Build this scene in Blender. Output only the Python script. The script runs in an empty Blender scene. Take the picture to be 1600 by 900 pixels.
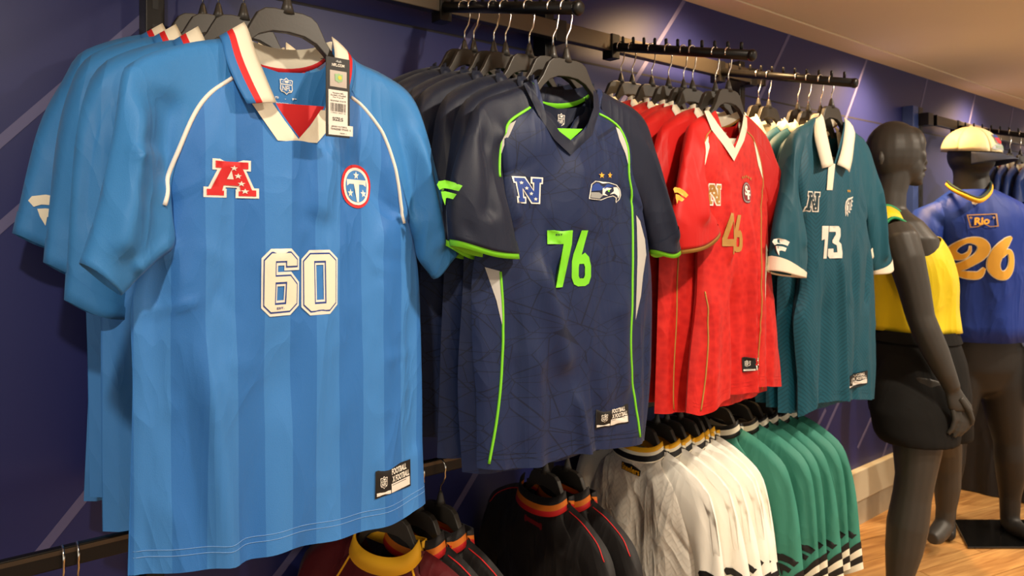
import bpy, bmesh, math, random
import numpy as np
from mathutils import Vector, Matrix, geometry
from mathutils.bvhtree import BVHTree

# ------------------------------------------------------------------ camera, world, lights
sc = bpy.context.scene
COL = sc.collection
F, HX, HY, EYE = 1155.0, 800.0, 362.0, 1.25          # focal length (px), principal column, horizon row, eye height
TH = math.radians(50.3)                               # angle between the view axis and the wall
RT = (math.sin(TH), -math.cos(TH)); FW = (math.cos(TH), math.sin(TH))
cam_d = bpy.data.cameras.new('camera'); cam = bpy.data.objects.new('camera', cam_d); COL.objects.link(cam)
cam.location = (0, 0, EYE)
cam.rotation_euler = (math.radians(90), 0, math.atan2(FW[1], FW[0]) - math.radians(90))
cam_d.sensor_width = 36; cam_d.lens = 36 * F / 1600; cam_d.shift_y = -(450 - HY) / 1600
cam_d.clip_start = .02
cam_d.dof.use_dof = True; cam_d.dof.focus_distance = 1.2; cam_d.dof.aperture_fstop = 8.0
sc.camera = cam
sc.view_settings.view_transform = 'Standard'; sc.view_settings.look = 'None'
sc.view_settings.exposure = 0.0; sc.view_settings.gamma = 1.0
sc.view_settings.use_curve_mapping = False

world = bpy.data.worlds.new('world'); sc.world = world; world.use_nodes = True
bg = world.node_tree.nodes['Background']; bg.inputs[0].default_value = (1.0, .90, .76, 1); bg.inputs[1].default_value = .88

WALL, CEIL = 1.50, 2.01
def spot(x, y, z, tx, ty, tz, power, size=75, blend=.8, col=(1.0, .82, .62), rad=.04):
    l = bpy.data.lights.new('ceiling_or_fill_spot', 'SPOT'); l.energy = power; l.spot_size = math.radians(size); l.spot_blend = blend
    l.color = col; l.shadow_soft_size = rad
    o = bpy.data.objects.new('ceiling_or_fill_spot', l); COL.objects.link(o); o.location = (x, y, z)
    o.rotation_euler = (Vector((tx, ty, tz)) - o.location).to_track_quat('-Z', 'Y').to_euler()
    return o
for (x, tx, p) in ((-.1, .2, 42), (1.1, 1.0, 60), (2.3, 2.1, 58), (3.5, 3.3, 70), (4.7, 4.4, 70), (5.9, 5.6, 50)):   # aisle track spots
    spot(x, .22, 1.985, tx, 1.15, .95, p, 95, .9, (1.0, .86, .68), .03)
for x, p in ((.67, 4), (1.92, 90), (3.17, 120), (4.42, 150), (5.67, 130)):    # downlights close to the wall
    spot(x, 1.235, 1.985, x, 1.50, 1.47, p, 128, 1.0, (1.0, .62, .28), .09)
for x in (.9, 2.3, 3.7, 5.1):                          # added fill spots: brighten the floor, bounce light up to the ceiling
    spot(x, -.45, 1.995, x, -.30, 0, 120, 120, .8, (1.0, .85, .66), .05)

# ------------------------------------------------------------------ helpers
def lin(c):
    c = c / 255.0
    return c / 12.92 if c <= .04045 else ((c + .055) / 1.055) ** 2.4
def rgb(r, g, b): return (lin(r), lin(g), lin(b), 1)
def ray(px, py):
    a = (px - HX) / F; b = (HY - py) / F
    return (FW[0] + a * RT[0], FW[1] + a * RT[1], b)
def at_d(px, py, d):                                   # point at depth d along the view axis
    q = ray(px, py); return Vector((q[0] * d, q[1] * d, EYE + q[2] * d))
def at_y(px, py, Y):
    q = ray(px, py); k = Y / q[1]; return Vector((q[0] * k, Y, EYE + q[2] * k))
def at_x(px, py, X):
    q = ray(px, py); k = X / q[0]; return Vector((X, q[1] * k, EYE + q[2] * k))
class Frame:
    def __init__(s, O, yaw): s.O, s.yaw = Vector(O), yaw
    def loc(s, px, py, yo=0.0):
        q = ray(px, py); c, n = math.cos(s.yaw), math.sin(s.yaw)
        k = (-s.O.x * n + s.O.y * c + yo) / (-q[0] * n + q[1] * c)
        x = q[0] * k - s.O.x; y = q[1] * k - s.O.y
        return (x * c + y * n, EYE + q[2] * k - s.O.z)
    def L(s, pts, yo=0.0): return [s.loc(p[0], p[1], yo) for p in pts]

def tag(o, label=None, cat=None, group=None, kind=None):
    if label: o['label'] = label
    if cat: o['category'] = cat
    if group: o['group'] = group
    if kind: o['kind'] = kind
    return o
def thing(name, label, cat, loc=(0, 0, 0), rz=0.0, group=None):
    o = bpy.data.objects.new(name, None); COL.objects.link(o); o.location = loc; o.rotation_euler = (0, 0, rz)
    o.empty_display_size = .05
    return tag(o, label, cat, group)
def mk(name, verts, faces, mats, parent=None, uvs=None, midx=None, smooth=True):
    me = bpy.data.meshes.new(name); me.from_pydata([tuple(map(float, v)) for v in verts], [], [tuple(int(i) for i in f) for f in faces])
    if not isinstance(mats, (list, tuple)): mats = [mats]
    for m in mats: me.materials.append(m)
    if midx is not None: me.polygons.foreach_set('material_index', midx)
    if uvs is not None:
        ul = me.uv_layers.new(name='UVMap'); li = np.empty(len(me.loops), dtype=np.int32); me.loops.foreach_get('vertex_index', li)
        ul.data.foreach_set('uv', np.asarray(uvs, dtype=np.float32)[li].ravel())
    if smooth: me.polygons.foreach_set('use_smooth', [True] * len(me.polygons))
    me.update()
    o = bpy.data.objects.new(name, me); COL.objects.link(o)
    if parent: o.parent = parent
    return o
def copy_tree(o, parent=None):
    c = o.copy(); COL.objects.link(c); c.parent = parent
    for ch in list(o.children): copy_tree(ch, c)
    return c
def box_vf(x0, x1, y0, y1, z0, z1):
    v = [(x0,y0,z0),(x1,y0,z0),(x1,y1,z0),(x0,y1,z0),(x0,y0,z1),(x1,y0,z1),(x1,y1,z1),(x0,y1,z1)]
    f = [(0,3,2,1),(4,5,6,7),(0,1,5,4),(1,2,6,5),(2,3,7,6),(3,0,4,7)]
    return v, f
def bevel_obj(o, w, seg=2):
    m = o.modifiers.new('bevel', 'BEVEL'); m.width = w; m.segments = seg; m.limit_method = 'ANGLE'; return o
def box(name, x0, x1, y0, y1, z0, z1, mat, parent=None, bev=0):
    v, f = box_vf(x0, x1, y0, y1, z0, z1); o = mk(name, v, f, mat, parent, smooth=False)
    if bev: bevel_obj(o, bev)
    return o
def tube_vf(path, rad, n=8, cap=True):
    P = [Vector(p) for p in path]; V = []; Fc = []
    R = rad if isinstance(rad, (list, tuple)) else [rad] * len(P)
    up = None
    for i, p in enumerate(P):
        t = (P[min(i + 1, len(P) - 1)] - P[max(i - 1, 0)]).normalized()
        if up is None:
            a = Vector((0, 0, 1)) if abs(t.z) < .9 else Vector((0, 1, 0)); up = (a - t * a.dot(t)).normalized()
        else: up = (up - t * up.dot(t)).normalized()
        s = t.cross(up)
        for k in range(n):
            a = 2 * math.pi * k / n; V.append(p + (up * math.cos(a) + s * math.sin(a)) * R[i])
    for i in range(len(P) - 1):
        for k in range(n):
            a, b = i * n + k, i * n + (k + 1) % n; Fc.append((a, b, b + n, a + n))
    if cap: Fc.append(tuple(range(n - 1, -1, -1))); Fc.append(tuple(len(V) - n + k for k in range(n)))
    return V, Fc
def tube(name, path, rad, mat, parent=None, n=8):
    v, f = tube_vf(path, rad, n); return mk(name, v, f, mat, parent)
def prism(name, poly, y0, y1, mat, parent=None, bev=0, smooth=False):   # polygon in x-z, extruded along y
    n = len(poly); v = [(p[0], y0, p[1]) for p in poly] + [(p[0], y1, p[1]) for p in poly]
    f = [tuple(range(n)), tuple(range(2 * n - 1, n - 1, -1))] + [(i, i + n, (i + 1) % n + n, (i + 1) % n) for i in range(n)]
    o = mk(name, v, f, mat, parent, smooth=smooth)
    bm = bmesh.new(); bm.from_mesh(o.data); bmesh.ops.recalc_face_normals(bm, faces=bm.faces); bm.to_mesh(o.data); bm.free()
    if bev: bevel_obj(o, bev)
    return o
def cat(pts, n):                                        # Catmull-Rom through pts, n samples by arc length
    P = np.array(pts, float)
    if len(P) == 2: return P[0] + (P[1] - P[0]) * np.linspace(0, 1, n)[:, None]
    Q = np.vstack([2 * P[0] - P[1], P, 2 * P[-1] - P[-2]]); out = []
    for i in range(1, len(Q) - 2):
        t = np.linspace(0, 1, 24, endpoint=False)[:, None]; a, b, c, d = Q[i - 1], Q[i], Q[i + 1], Q[i + 2]
        out.append(.5 * (2 * b + (c - a) * t + (2 * a - 5 * b + 4 * c - d) * t ** 2 + (3 * b - a - 3 * c + d) * t ** 3))
    D = np.vstack(out + [P[-1:]]); s = np.r_[0, np.cumsum(np.hypot(*np.diff(D, axis=0).T[:2]))]
    u = np.linspace(0, s[-1], n); return np.stack([np.interp(u, s, D[:, k]) for k in range(D.shape[1])], 1)

# ------------------------------------------------------------------ materials
def mat(name, col, rough=.6, metal=0.0, spec=.5, sheen=0.0, bump=0.0, bscale=300.0, var=0.0, vscale=4.0, coat=0.0):
    m = bpy.data.materials.new(name); m.use_nodes = True; nt = m.node_tree; b = nt.nodes['Principled BSDF']
    b.inputs['Base Color'].default_value = col; b.inputs['Roughness'].default_value = rough; b.inputs['Metallic'].default_value = metal
    b.inputs['Specular IOR Level'].default_value = spec
    if sheen: b.inputs['Sheen Weight'].default_value = sheen; b.inputs['Sheen Roughness'].default_value = .4
    if coat: b.inputs['Coat Weight'].default_value = coat; b.inputs['Coat Roughness'].default_value = .15
    tc = nt.nodes.new('ShaderNodeTexCoord')
    if var:
        nz = nt.nodes.new('ShaderNodeTexNoise'); nz.inputs['Scale'].default_value = vscale; nz.inputs['Detail'].default_value = 4
        nt.links.new(tc.outputs['Object'], nz.inputs['Vector'])
        mx = nt.nodes.new('ShaderNodeMix'); mx.data_type = 'RGBA'
        mx.inputs[6].default_value = tuple(c * (1 - var) for c in col[:3]) + (1,); mx.inputs[7].default_value = tuple(min(1, c * (1 + var)) for c in col[:3]) + (1,)
        nt.links.new(nz.outputs['Fac'], mx.inputs[0]); nt.links.new(mx.outputs[2], b.inputs['Base Color'])
    if bump:
        nz = nt.nodes.new('ShaderNodeTexNoise'); nz.inputs['Scale'].default_value = bscale; nz.inputs['Detail'].default_value = 3
        nt.links.new(tc.outputs['Object'], nz.inputs['Vector'])
        bp = nt.nodes.new('ShaderNodeBump'); bp.inputs['Strength'].default_value = bump; bp.inputs['Distance'].default_value = .002
        nt.links.new(nz.outputs['Fac'], bp.inputs['Height']); nt.links.new(bp.outputs['Normal'], b.inputs['Normal'])
    return m
def math_node(nt, op, a, b=None, c=None):
    n = nt.nodes.new('ShaderNodeMath'); n.operation = op
    for i, v in enumerate((a, b, c)):
        if v is None: continue
        if isinstance(v, (int, float)): n.inputs[i].default_value = v
        else: nt.links.new(v, n.inputs[i])
    return n.outputs[0]
def fabric(name, col, col2=None, pattern=None, rough=.55, wrinkle=.4, sheen=.06, spec=.3):
    """polyester jersey cloth: fine knit plus soft crumple relief; pattern works on the cloth's own UV metres"""
    m = mat(name, col, rough, spec=spec, sheen=sheen); nt = m.node_tree; b = nt.nodes['Principled BSDF']; tc = nt.nodes['Texture Coordinate']
    uv = nt.nodes.new('ShaderNodeUVMap'); uv.uv_map = 'UVMap'
    nz = nt.nodes.new('ShaderNodeTexNoise'); nz.noise_type = 'RIDGED_MULTIFRACTAL'; nz.inputs['Scale'].default_value = 7; nz.inputs['Detail'].default_value = 2; nz.inputs['Offset'].default_value = 1.0; nz.inputs['Gain'].default_value = 1.6; nz.inputs['Distortion'].default_value = .5
    mp = nt.nodes.new('ShaderNodeMapping'); mp.inputs['Scale'].default_value = (1.3, 1.0, .5); mp.inputs['Rotation'].default_value = (0, .35, 0)
    nt.links.new(tc.outputs['Object'], mp.inputs['Vector']); nt.links.new(mp.outputs[0], nz.inputs['Vector'])
    kn = nt.nodes.new('ShaderNodeTexNoise'); kn.inputs['Scale'].default_value = 900; nt.links.new(tc.outputs['Object'], kn.inputs['Vector'])
    h = math_node(nt, 'MULTIPLY_ADD', kn.outputs['Fac'], .05, math_node(nt, 'MULTIPLY', nz.outputs['Fac'], .8))
    if pattern:
        sx = nt.nodes.new('ShaderNodeSeparateXYZ'); nt.links.new(uv.outputs[0], sx.inputs[0]); U, V = sx.outputs[0], sx.outputs[1]
        if pattern[0] == 'stripes':                      # broad tonal vertical stripes
            w = pattern[1]; fr = math_node(nt, 'FRACT', math_node(nt, 'MULTIPLY_ADD', U, 1 / (2 * w), pattern[2])); fac = math_node(nt, 'LESS_THAN', fr, .5)
        elif pattern[0] == 'cracks':                     # fine dark random lines
            fac = None
            for sc_, an in ((7, .4), (9, 2.1), (12, 3.6)):
                vo = nt.nodes.new('ShaderNodeTexVoronoi'); vo.feature = 'DISTANCE_TO_EDGE'; vo.inputs['Scale'].default_value = sc_
                mq = nt.nodes.new('ShaderNodeMapping'); mq.inputs['Rotation'].default_value = (0, 0, an); mq.inputs['Location'].default_value = (an * 3, an, 0); mq.inputs['Scale'].default_value = (1, 1.6, 1)
                nt.links.new(uv.outputs[0], mq.inputs['Vector']); nt.links.new(mq.outputs[0], vo.inputs['Vector'])
                l = math_node(nt, 'LESS_THAN', vo.outputs['Distance'], .007); fac = l if fac is None else math_node(nt, 'MAXIMUM', fac, l)
            fac = math_node(nt, 'MULTIPLY', fac, .65)
        elif pattern[0] == 'chevron':                    # tonal chevron lines
            k = math_node(nt, 'PINGPONG', U, .05); fr = math_node(nt, 'FRACT', math_node(nt, 'MULTIPLY', math_node(nt, 'ADD', V, k), 1 / .012)); fac = math_node(nt, 'MULTIPLY', math_node(nt, 'LESS_THAN', fr, .35), .8)
        elif pattern[0] == 'cells':                      # tonal embossed cells
            vo = nt.nodes.new('ShaderNodeTexVoronoi'); vo.inputs['Scale'].default_value = 70; nt.links.new(uv.outputs[0], vo.inputs['Vector']); fac = vo.outputs['Distance']
        elif pattern[0] == 'tread':                      # diamond tread emboss
            ca = math_node(nt, 'FLOOR', math_node(nt, 'MULTIPLY', U, 1 / .014)); od = math_node(nt, 'PINGPONG', ca, 1.0)
            sg = math_node(nt, 'MULTIPLY_ADD', od, 2.0, -1.0); dg = math_node(nt, 'MULTIPLY_ADD', math_node(nt, 'MULTIPLY', U, sg), 1.0, V)
            fr = math_node(nt, 'FRACT', math_node(nt, 'MULTIPLY', dg, 1 / .016)); fac = math_node(nt, 'LESS_THAN', fr, .3); h = math_node(nt, 'MULTIPLY_ADD', fac, .35, h)
        mx = nt.nodes.new('ShaderNodeMix'); mx.data_type = 'RGBA'; mx.inputs[6].default_value = col; mx.inputs[7].default_value = col2
        nt.links.new(fac, mx.inputs[0]); nt.links.new(mx.outputs[2], b.inputs['Base Color'])
    bp = nt.nodes.new('ShaderNodeBump'); bp.inputs['Strength'].default_value = wrinkle; bp.inputs['Distance'].default_value = .016
    nt.links.new(h, bp.inputs['Height']); nt.links.new(bp.outputs['Normal'], b.inputs['Normal'])
    return m
M = {}
M['blue'] = fabric('light_blue_cloth', rgb(62, 128, 200), rgb(48, 112, 186), ('stripes', .0395, .16))
M['blue_plain'] = fabric('light_blue_plain_cloth', rgb(56, 126, 192))
M['blue_rib'] = fabric('light_blue_rib', rgb(52, 118, 186), wrinkle=.1)
M['navy'] = fabric('navy_cloth', rgb(25, 39, 76), rgb(9, 15, 34), ('cracks',), wrinkle=.3)
M['navy_plain'] = fabric('navy_plain_cloth', rgb(19, 26, 46), wrinkle=.3)
M['red'] = fabric('red_cloth', rgb(186, 18, 18), rgb(216, 40, 32), ('cells',), wrinkle=.3)
M['red_plain'] = fabric('red_plain_cloth', rgb(194, 22, 20), wrinkle=.3)
M['teal'] = fabric('teal_cloth', rgb(16, 84, 104), rgb(10, 66, 84), ('chevron',), wrinkle=.3)
M['teal_plain'] = fabric('teal_plain_cloth', rgb(14, 80, 98), wrinkle=.3)
M['tread'] = fabric('white_tread_cloth', rgb(232, 226, 214), rgb(222, 216, 204), ('tread',), wrinkle=.6)
M['white_cloth'] = fabric('white_cloth', rgb(244, 240, 228), wrinkle=.25)
M['green'] = fabric('sea_green_cloth', rgb(62, 136, 118), wrinkle=.3)
M['black_cloth'] = fabric('black_cloth', rgb(34, 31, 31), wrinkle=.35)
M['maroon'] = fabric('maroon_cloth', rgb(84, 14, 20), wrinkle=.3)
M['royal'] = fabric('royal_blue_cloth', rgb(16, 50, 140), wrinkle=.4)
M['deep_navy'] = fabric('deep_navy_cloth', rgb(24, 48, 104), wrinkle=.3)
M['yellow'] = fabric('yellow_cloth', rgb(232, 206, 28), wrinkle=.4)
M['shorts'] = fabric('black_shorts_cloth', rgb(26, 25, 24), wrinkle=.2, rough=.8, spec=.15, sheen=0)
M['stitch'] = mat('pale_blue_thread', rgb(128, 172, 224), .7)
M['white'] = mat('white_print', rgb(240, 234, 222), .6)
M['cream'] = mat('cream_rib', rgb(238, 230, 208), .75, bump=.15, bscale=500)
M['redp'] = mat('red_print', rgb(212, 34, 38), .6)
M['grey_panel'] = mat('pale_grey_mesh', rgb(186, 184, 180), .65)
M['lime'] = mat('lime_trim', rgb(122, 214, 36), .55)
M['gold'] = mat('gold_trim', rgb(178, 132, 62), .55)
M['goldy'] = mat('bright_gold_print', rgb(232, 174, 56), .55)
M['yel'] = mat('yellow_rib', rgb(238, 176, 24), .7)
M['orange'] = mat('orange_rib', rgb(226, 120, 28), .7)
M['emerald'] = mat('emerald_binding', rgb(20, 140, 84), .6)
M['bluep'] = mat('royal_print', rgb(28, 62, 140), .6)
M['bluel'] = mat('blue_print', rgb(62, 128, 196), .6)
M['navyp'] = mat('navy_print', rgb(16, 26, 56), .6)
M['blackp'] = mat('black_print', rgb(16, 15, 16), .5)
M['silver'] = mat('silver_print', rgb(150, 152, 150), .5)
M['maroonp'] = mat('maroon_print', rgb(128, 20, 32), .6)
M['tealp'] = mat('dark_teal_print', rgb(8, 50, 62), .6)
M['plastic'] = mat('black_hanger_plastic', rgb(52, 48, 43), .42, spec=.5, bump=.04)
M['chrome'] = mat('chrome_wire', rgb(225, 222, 214), .18, 1.0)
M['black_metal'] = mat('black_painted_steel', rgb(24, 22, 21), .38, .4)
M['steel'] = mat('brushed_gunmetal', rgb(88, 80, 70), .36, .85, bump=.03)
M['mann'] = mat('charcoal_mannequin_lacquer', rgb(60, 56, 51), .48, spec=.4)
M['mann2'] = mat('black_mannequin_lacquer', rgb(34, 32, 30), .5, spec=.4)
M['glass_black'] = mat('black_glass_plate', rgb(14, 14, 14), .08, spec=.7)
M['card'] = mat('black_card', rgb(22, 20, 20), .5)
M['paper'] = mat('label_paper', rgb(232, 224, 214), .7)
M['holo'] = mat('holographic_foil', rgb(186, 176, 166), .3, .5)
# ------------------------------------------------------------------ the room
m_wall = mat('dark_blue_wall_panel', rgb(34, 40, 98), .42, spec=.38, var=.10, vscale=1.2, bump=.02, bscale=40)
m_line = mat('lilac_wall_line', rgb(92, 90, 134), .5)
m_joint = mat('panel_joint', rgb(24, 22, 34), .7)
m_ceil = mat('warm_plaster_ceiling', rgb(238, 228, 198), .85, var=.03)
m_cove = mat('cove_plaster', rgb(242, 226, 196), .8)
m_base = mat('cream_baseboard_paint', rgb(206, 194, 166), .55, var=.06, vscale=6)
m_base2 = mat('worn_limewashed_board', rgb(176, 162, 136), .75, var=.2, vscale=14, bump=.3, bscale=60)

wall = box('wall_back', -2.2, 9.0, WALL, WALL + .12, 0, CEIL + .05, m_wall); tag(wall, kind='structure')
def strip(p0, p1, w):                                   # printed line on the wall, given by two points on the wall's face
    a, b = at_y(*p0, WALL), at_y(*p1, WALL); t = (b - a).normalized(); n = Vector((-t.z, 0, t.x)) * w / 2
    y = WALL - .0012
    V = [(a + n), (a - n), (b - n), (b + n)]
    mk('wall_line', [(q.x, y, q.z) for q in V] + [(q.x, WALL + .002, q.z) for q in V], [(0, 1, 2, 3), (0, 4, 5, 1), (1, 5, 6, 2), (2, 6, 7, 3), (3, 7, 4, 0)], m_line, wall, smooth=False)
for p0, p1, w in (((-40, 256), (236, 18), .0165), ((-60, 408), (120, 250), .0165), ((38, 893), (230, 655), .0165), ((400, 942), (520, 785), .0165),
                  ((690, 830), (790, 660), .016), ((748, 34), (690, 125), .015), ((1072, -4), (960, 178), .014), ((1236, 48), (1130, 275), .014),
                  ((1356, 88), (1270, 330), .014), ((1450, 119), (1400, 330), .014), ((1524, 146), (1500, 260), .014), ((1583, 168), (1572, 230), .014),
                  ((1312, 625), (1262, 735), .014), ((1290, 640), (1215, 790), .014), ((1404, 640), (1372, 735), .013), ((1386, 600), (1340, 700), .013)):
    strip(p0, p1, w)
zj = at_y(1350, 188, WALL).z
o = box('panel_joint', -2.2, 9.0, WALL - .0008, WALL + .01, zj - .003, zj + .003, m_joint, wall)

ceil = box('ceiling', -2.6, 9.0, -3.2, 1.385, CEIL, CEIL + .06, m_ceil); tag(ceil, kind='structure')
cove = box('trim_1', -2.2, 9.0, 1.392, WALL, CEIL - .004, CEIL + .05, m_cove); tag(cove, kind='structure')

bb = box('baseboard_back', -2.2, 9.0, WALL - .030, WALL, .105, .235, m_base, bev=.004); tag(bb, kind='structure')
bb2 = box('baseboard_lower', -2.2, 9.0, WALL - .022, WALL, 0, .105, m_base2, bb)

# oak floor, plank by plank
def wood(name, a, b_):
    m = mat(name, a, .42, spec=.45); nt = m.node_tree; b = nt.nodes['Principled BSDF']; tc = nt.nodes['Texture Coordinate']
    mp = nt.nodes.new('ShaderNodeMapping'); mp.inputs['Scale'].default_value = (3, 42, 42); nt.links.new(tc.outputs['Object'], mp.inputs[0])
    oi = nt.nodes.new('ShaderNodeObjectInfo'); add = nt.nodes.new('ShaderNodeVectorMath'); add.operation = 'ADD'
    cb = nt.nodes.new('ShaderNodeCombineXYZ'); nt.links.new(math_node(nt, 'MULTIPLY', oi.outputs['Random'], 37.0), cb.inputs[0]); nt.links.new(mp.outputs[0], add.inputs[0]); nt.links.new(cb.outputs[0], add.inputs[1])
    nz = nt.nodes.new('ShaderNodeTexNoise'); nz.inputs['Scale'].default_value = 1.0; nz.inputs['Detail'].default_value = 6; nz.inputs['Distortion'].default_value = 1.2; nt.links.new(add.outputs[0], nz.inputs['Vector'])
    rp = nt.nodes.new('ShaderNodeValToRGB'); e = rp.color_ramp.elements; e[0].position = .3; e[0].color = a; e[1].position = .7; e[1].color = b_; nt.links.new(nz.outputs['Fac'], rp.inputs[0])
    hs = nt.nodes.new('ShaderNodeHueSaturation'); nt.links.new(math_node(nt, 'MULTIPLY_ADD', oi.outputs['Random'], .35, .82), hs.inputs['Value']); nt.links.new(rp.outputs[0], hs.inputs['Color']); nt.links.new(hs.outputs[0], b.inputs['Base Color'])
    bp = nt.nodes.new('ShaderNodeBump'); bp.inputs['Strength'].default_value = .25; bp.inputs['Distance'].default_value = .003; nt.links.new(nz.outputs['Fac'], bp.inputs['Height']); nt.links.new(bp.outputs[0], b.inputs['Normal'])
    return m
m_oak = wood('oak_floorboard', rgb(150, 102, 54), rgb(206, 158, 96))
m_sub = mat('dark_floor_gap', rgb(70, 46, 26), .8)
floor = box('floor', -2.6, 9.0, -3.2, WALL + .1, -.08, -.012, m_sub); tag(floor, kind='structure')
random.seed(4); plank_meshes = []
PW = .14
for L in (1.2, 1.6, 2.0):
    v, f = box_vf(0, L - .003, 0, PW - .003, -.014, 0); me = bpy.data.meshes.new('plank'); me.from_pydata(v, [], f); me.materials.append(m_oak); plank_meshes.append((L, me))
ang = math.radians(-14)                                 # boards run slightly askew to the wall
ca, sa = math.cos(ang), math.sin(ang)
for row in range(-26, 20):
    u = -2.6 - random.random() * 1.5
    while u < 7.2:
        L, me = random.choice(plank_meshes); v0 = row * PW
        cx, cy = (u + L / 2) * ca - v0 * sa + 1.0, (u + L / 2) * sa + v0 * ca + .6
        ends = [((u + k * L) * ca - (v0 + j * PW) * sa + 1.0, (u + k * L) * sa + (v0 + j * PW) * ca + .6) for k in (0, 1) for j in (0, 1)]
        if all(q[1] < WALL + .50 for q in ends) and any(q[1] < WALL for q in ends) and any(q[1] > -1.6 for q in ends) and any(q[0] > -.4 for q in ends) and cx < 8:
            o = bpy.data.objects.new('plank', me); COL.objects.link(o); o.parent = floor; o.location = (u * ca - v0 * sa + 1.0, u * sa + v0 * ca + .6, 0); o.rotation_euler = (0, 0, ang)
        u += L

# ------------------------------------------------------------------ rack: standards, rails, sloping arms
ZR = EYE + .527                                          # upper rail centre height
def standard(X, label, w=.032, z0=.235, z1=EYE + .587):
    t = thing('slotted_standard', label, 'rack upright', (X, WALL, z0))
    box('post', -w / 2, w / 2, -.05, 0, 0, z1 - z0, M['black_metal'], t, .002)
    n = int((z1 - z0) / .06)
    for k in range(n):
        z = .04 + k * .06
        if z + z0 < EYE - .2: continue
        box('slot', -.005, .005, -.0508, -.049, z, z + .032, M['blackp'], t)
    box('bracket', -w / 2 - .004, w / 2 + .004, -.095, -.05, ZR - .03 - z0, ZR + .028 - z0, M['black_metal'], t, .002)
    return t
for X, lb in ((.36, 'black slotted wall upright behind the light blue jerseys'), (1.335, 'black slotted wall upright behind the navy jersey hangers'),
              (2.235, 'black slotted wall upright behind the tip of the red jerseys arm'), (3.71, 'black wall upright with a blue side behind the bare mannequin head')):
    s = standard(X, lb, .05 if X > 3 else .032)
    if X > 3: box('side_panel', -.085, -.028, -.05, 0, 0, EYE + .587 - .235, mat('blue_upright_side', rgb(44, 66, 128), .45), s, .002)
def rail(name, label, x0, x1, yc, zc, h=.046, d=.024, m='steel'):
    t = thing(name, label, 'rail', ((x0 + x1) / 2, yc, zc)); L = (x1 - x0) / 2
    box('bar', -L, L, -d / 2, d / 2, -h / 2, h / 2, M[m], t, .002)
    for s in (-1, 1): box('end_cap', s * L - (.004 if s > 0 else -.0), s * L + (.006 if s > 0 else -.006), -d / 2 - .002, d / 2 + .002, -h / 2 - .002, h / 2 + .002, M['black_metal'], t)
    return t
rail('wall_rail', 'long gunmetal wall rail that carries the upper jersey arms', -.9, 2.30, 1.418, ZR)
rail('wall_rail', 'far gunmetal wall rail behind the capped mannequin', 3.78, 6.6, 1.418, ZR)
ARM_Y0, ARM_Y1, ARM_Z0, ARM_Z1 = 1.412, .975, EYE + .518, EYE + .414
def arm_z(Y): return ARM_Z1 + (Y - ARM_Y1) / (ARM_Y0 - ARM_Y1) * (ARM_Z0 - ARM_Z1)
def make_arm(X, label):
    t = thing('sloping_display_arm', label, 'display arm', (X, ARM_Y0, ARM_Z0), 0, 'sloping display arms on the wall rails')
    v, f = tube_vf([(0, 0, 0), (0, ARM_Y1 - ARM_Y0, ARM_Z1 - ARM_Z0)], .0125, 14); mk('tube', v, f, M['black_metal'], t)
    dy, dz = ARM_Y1 - ARM_Y0, ARM_Z1 - ARM_Z0; k = Vector((0, dy, dz)).normalized()
    e = Vector((0, dy, dz)); v, f = tube_vf([e - k * .004, e + k * .002, e + k * .006, e + k * .008], [.0138, .0142, .012, .006], 14); mk('end_cap', v, f, M['black_metal'], t)
    for i in range(11):
        q = .08 + .0855 * i
        v, f = tube_vf([(0, dy * q, dz * q + .009), (0, dy * q, dz * q + .027), (0, dy * q, dz * q + .030)], [.0042, .0042, .003], 8); mk('peg', v, f, M['black_metal'], t)
    box('bracket', -.016, .016, -.010, .028, -.034, .034, M['black_metal'], t, .002)
    return t
AX = {1: .44, 2: .968, 3: 1.542, 4: 2.05, 5: 4.05}
make_arm(AX[1], 'black sloping arm holding the light blue jerseys, above the photo edge')
make_arm(AX[2], 'black pegged sloping arm holding the navy jerseys')
make_arm(AX[3], 'black pegged sloping arm holding the red jerseys')
make_arm(AX[4], 'black pegged sloping arm holding the teal polo jerseys')
make_arm(AX[5], 'black pegged sloping arm right of the cream cap')
LY, LZ, LZB = 1.225, EYE - .465, EYE - .432              # low hanging rails, parallel to the wall
def low_rail(label, x0, x1, y, z):
    r = rail('hanging_rail', label, x0, x1, y, z, .030, .012, 'black_metal'); L = (x1 - x0) / 2
    box('edge_strip', -L + .01, L - .01, -.0075, -.006, .006, .0125, M['steel'], r)
    for q in (-.8, -.1, .75): box('support', q * L - .010, q * L + .010, .006, WALL - .002 - y, -.015, .008, M['black_metal'], r)
    return r
low_rail('low black hanging rail carrying the maroon and black jerseys', -1.0, 1.27, LY, LZ)
low_rail('low black hanging rail carrying the white and green jerseys', 1.30, 2.28, LY, LZB)
low_rail('low black hanging rail behind the two mannequins', 3.78, 5.6, LY + .05, LZ)

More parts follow.
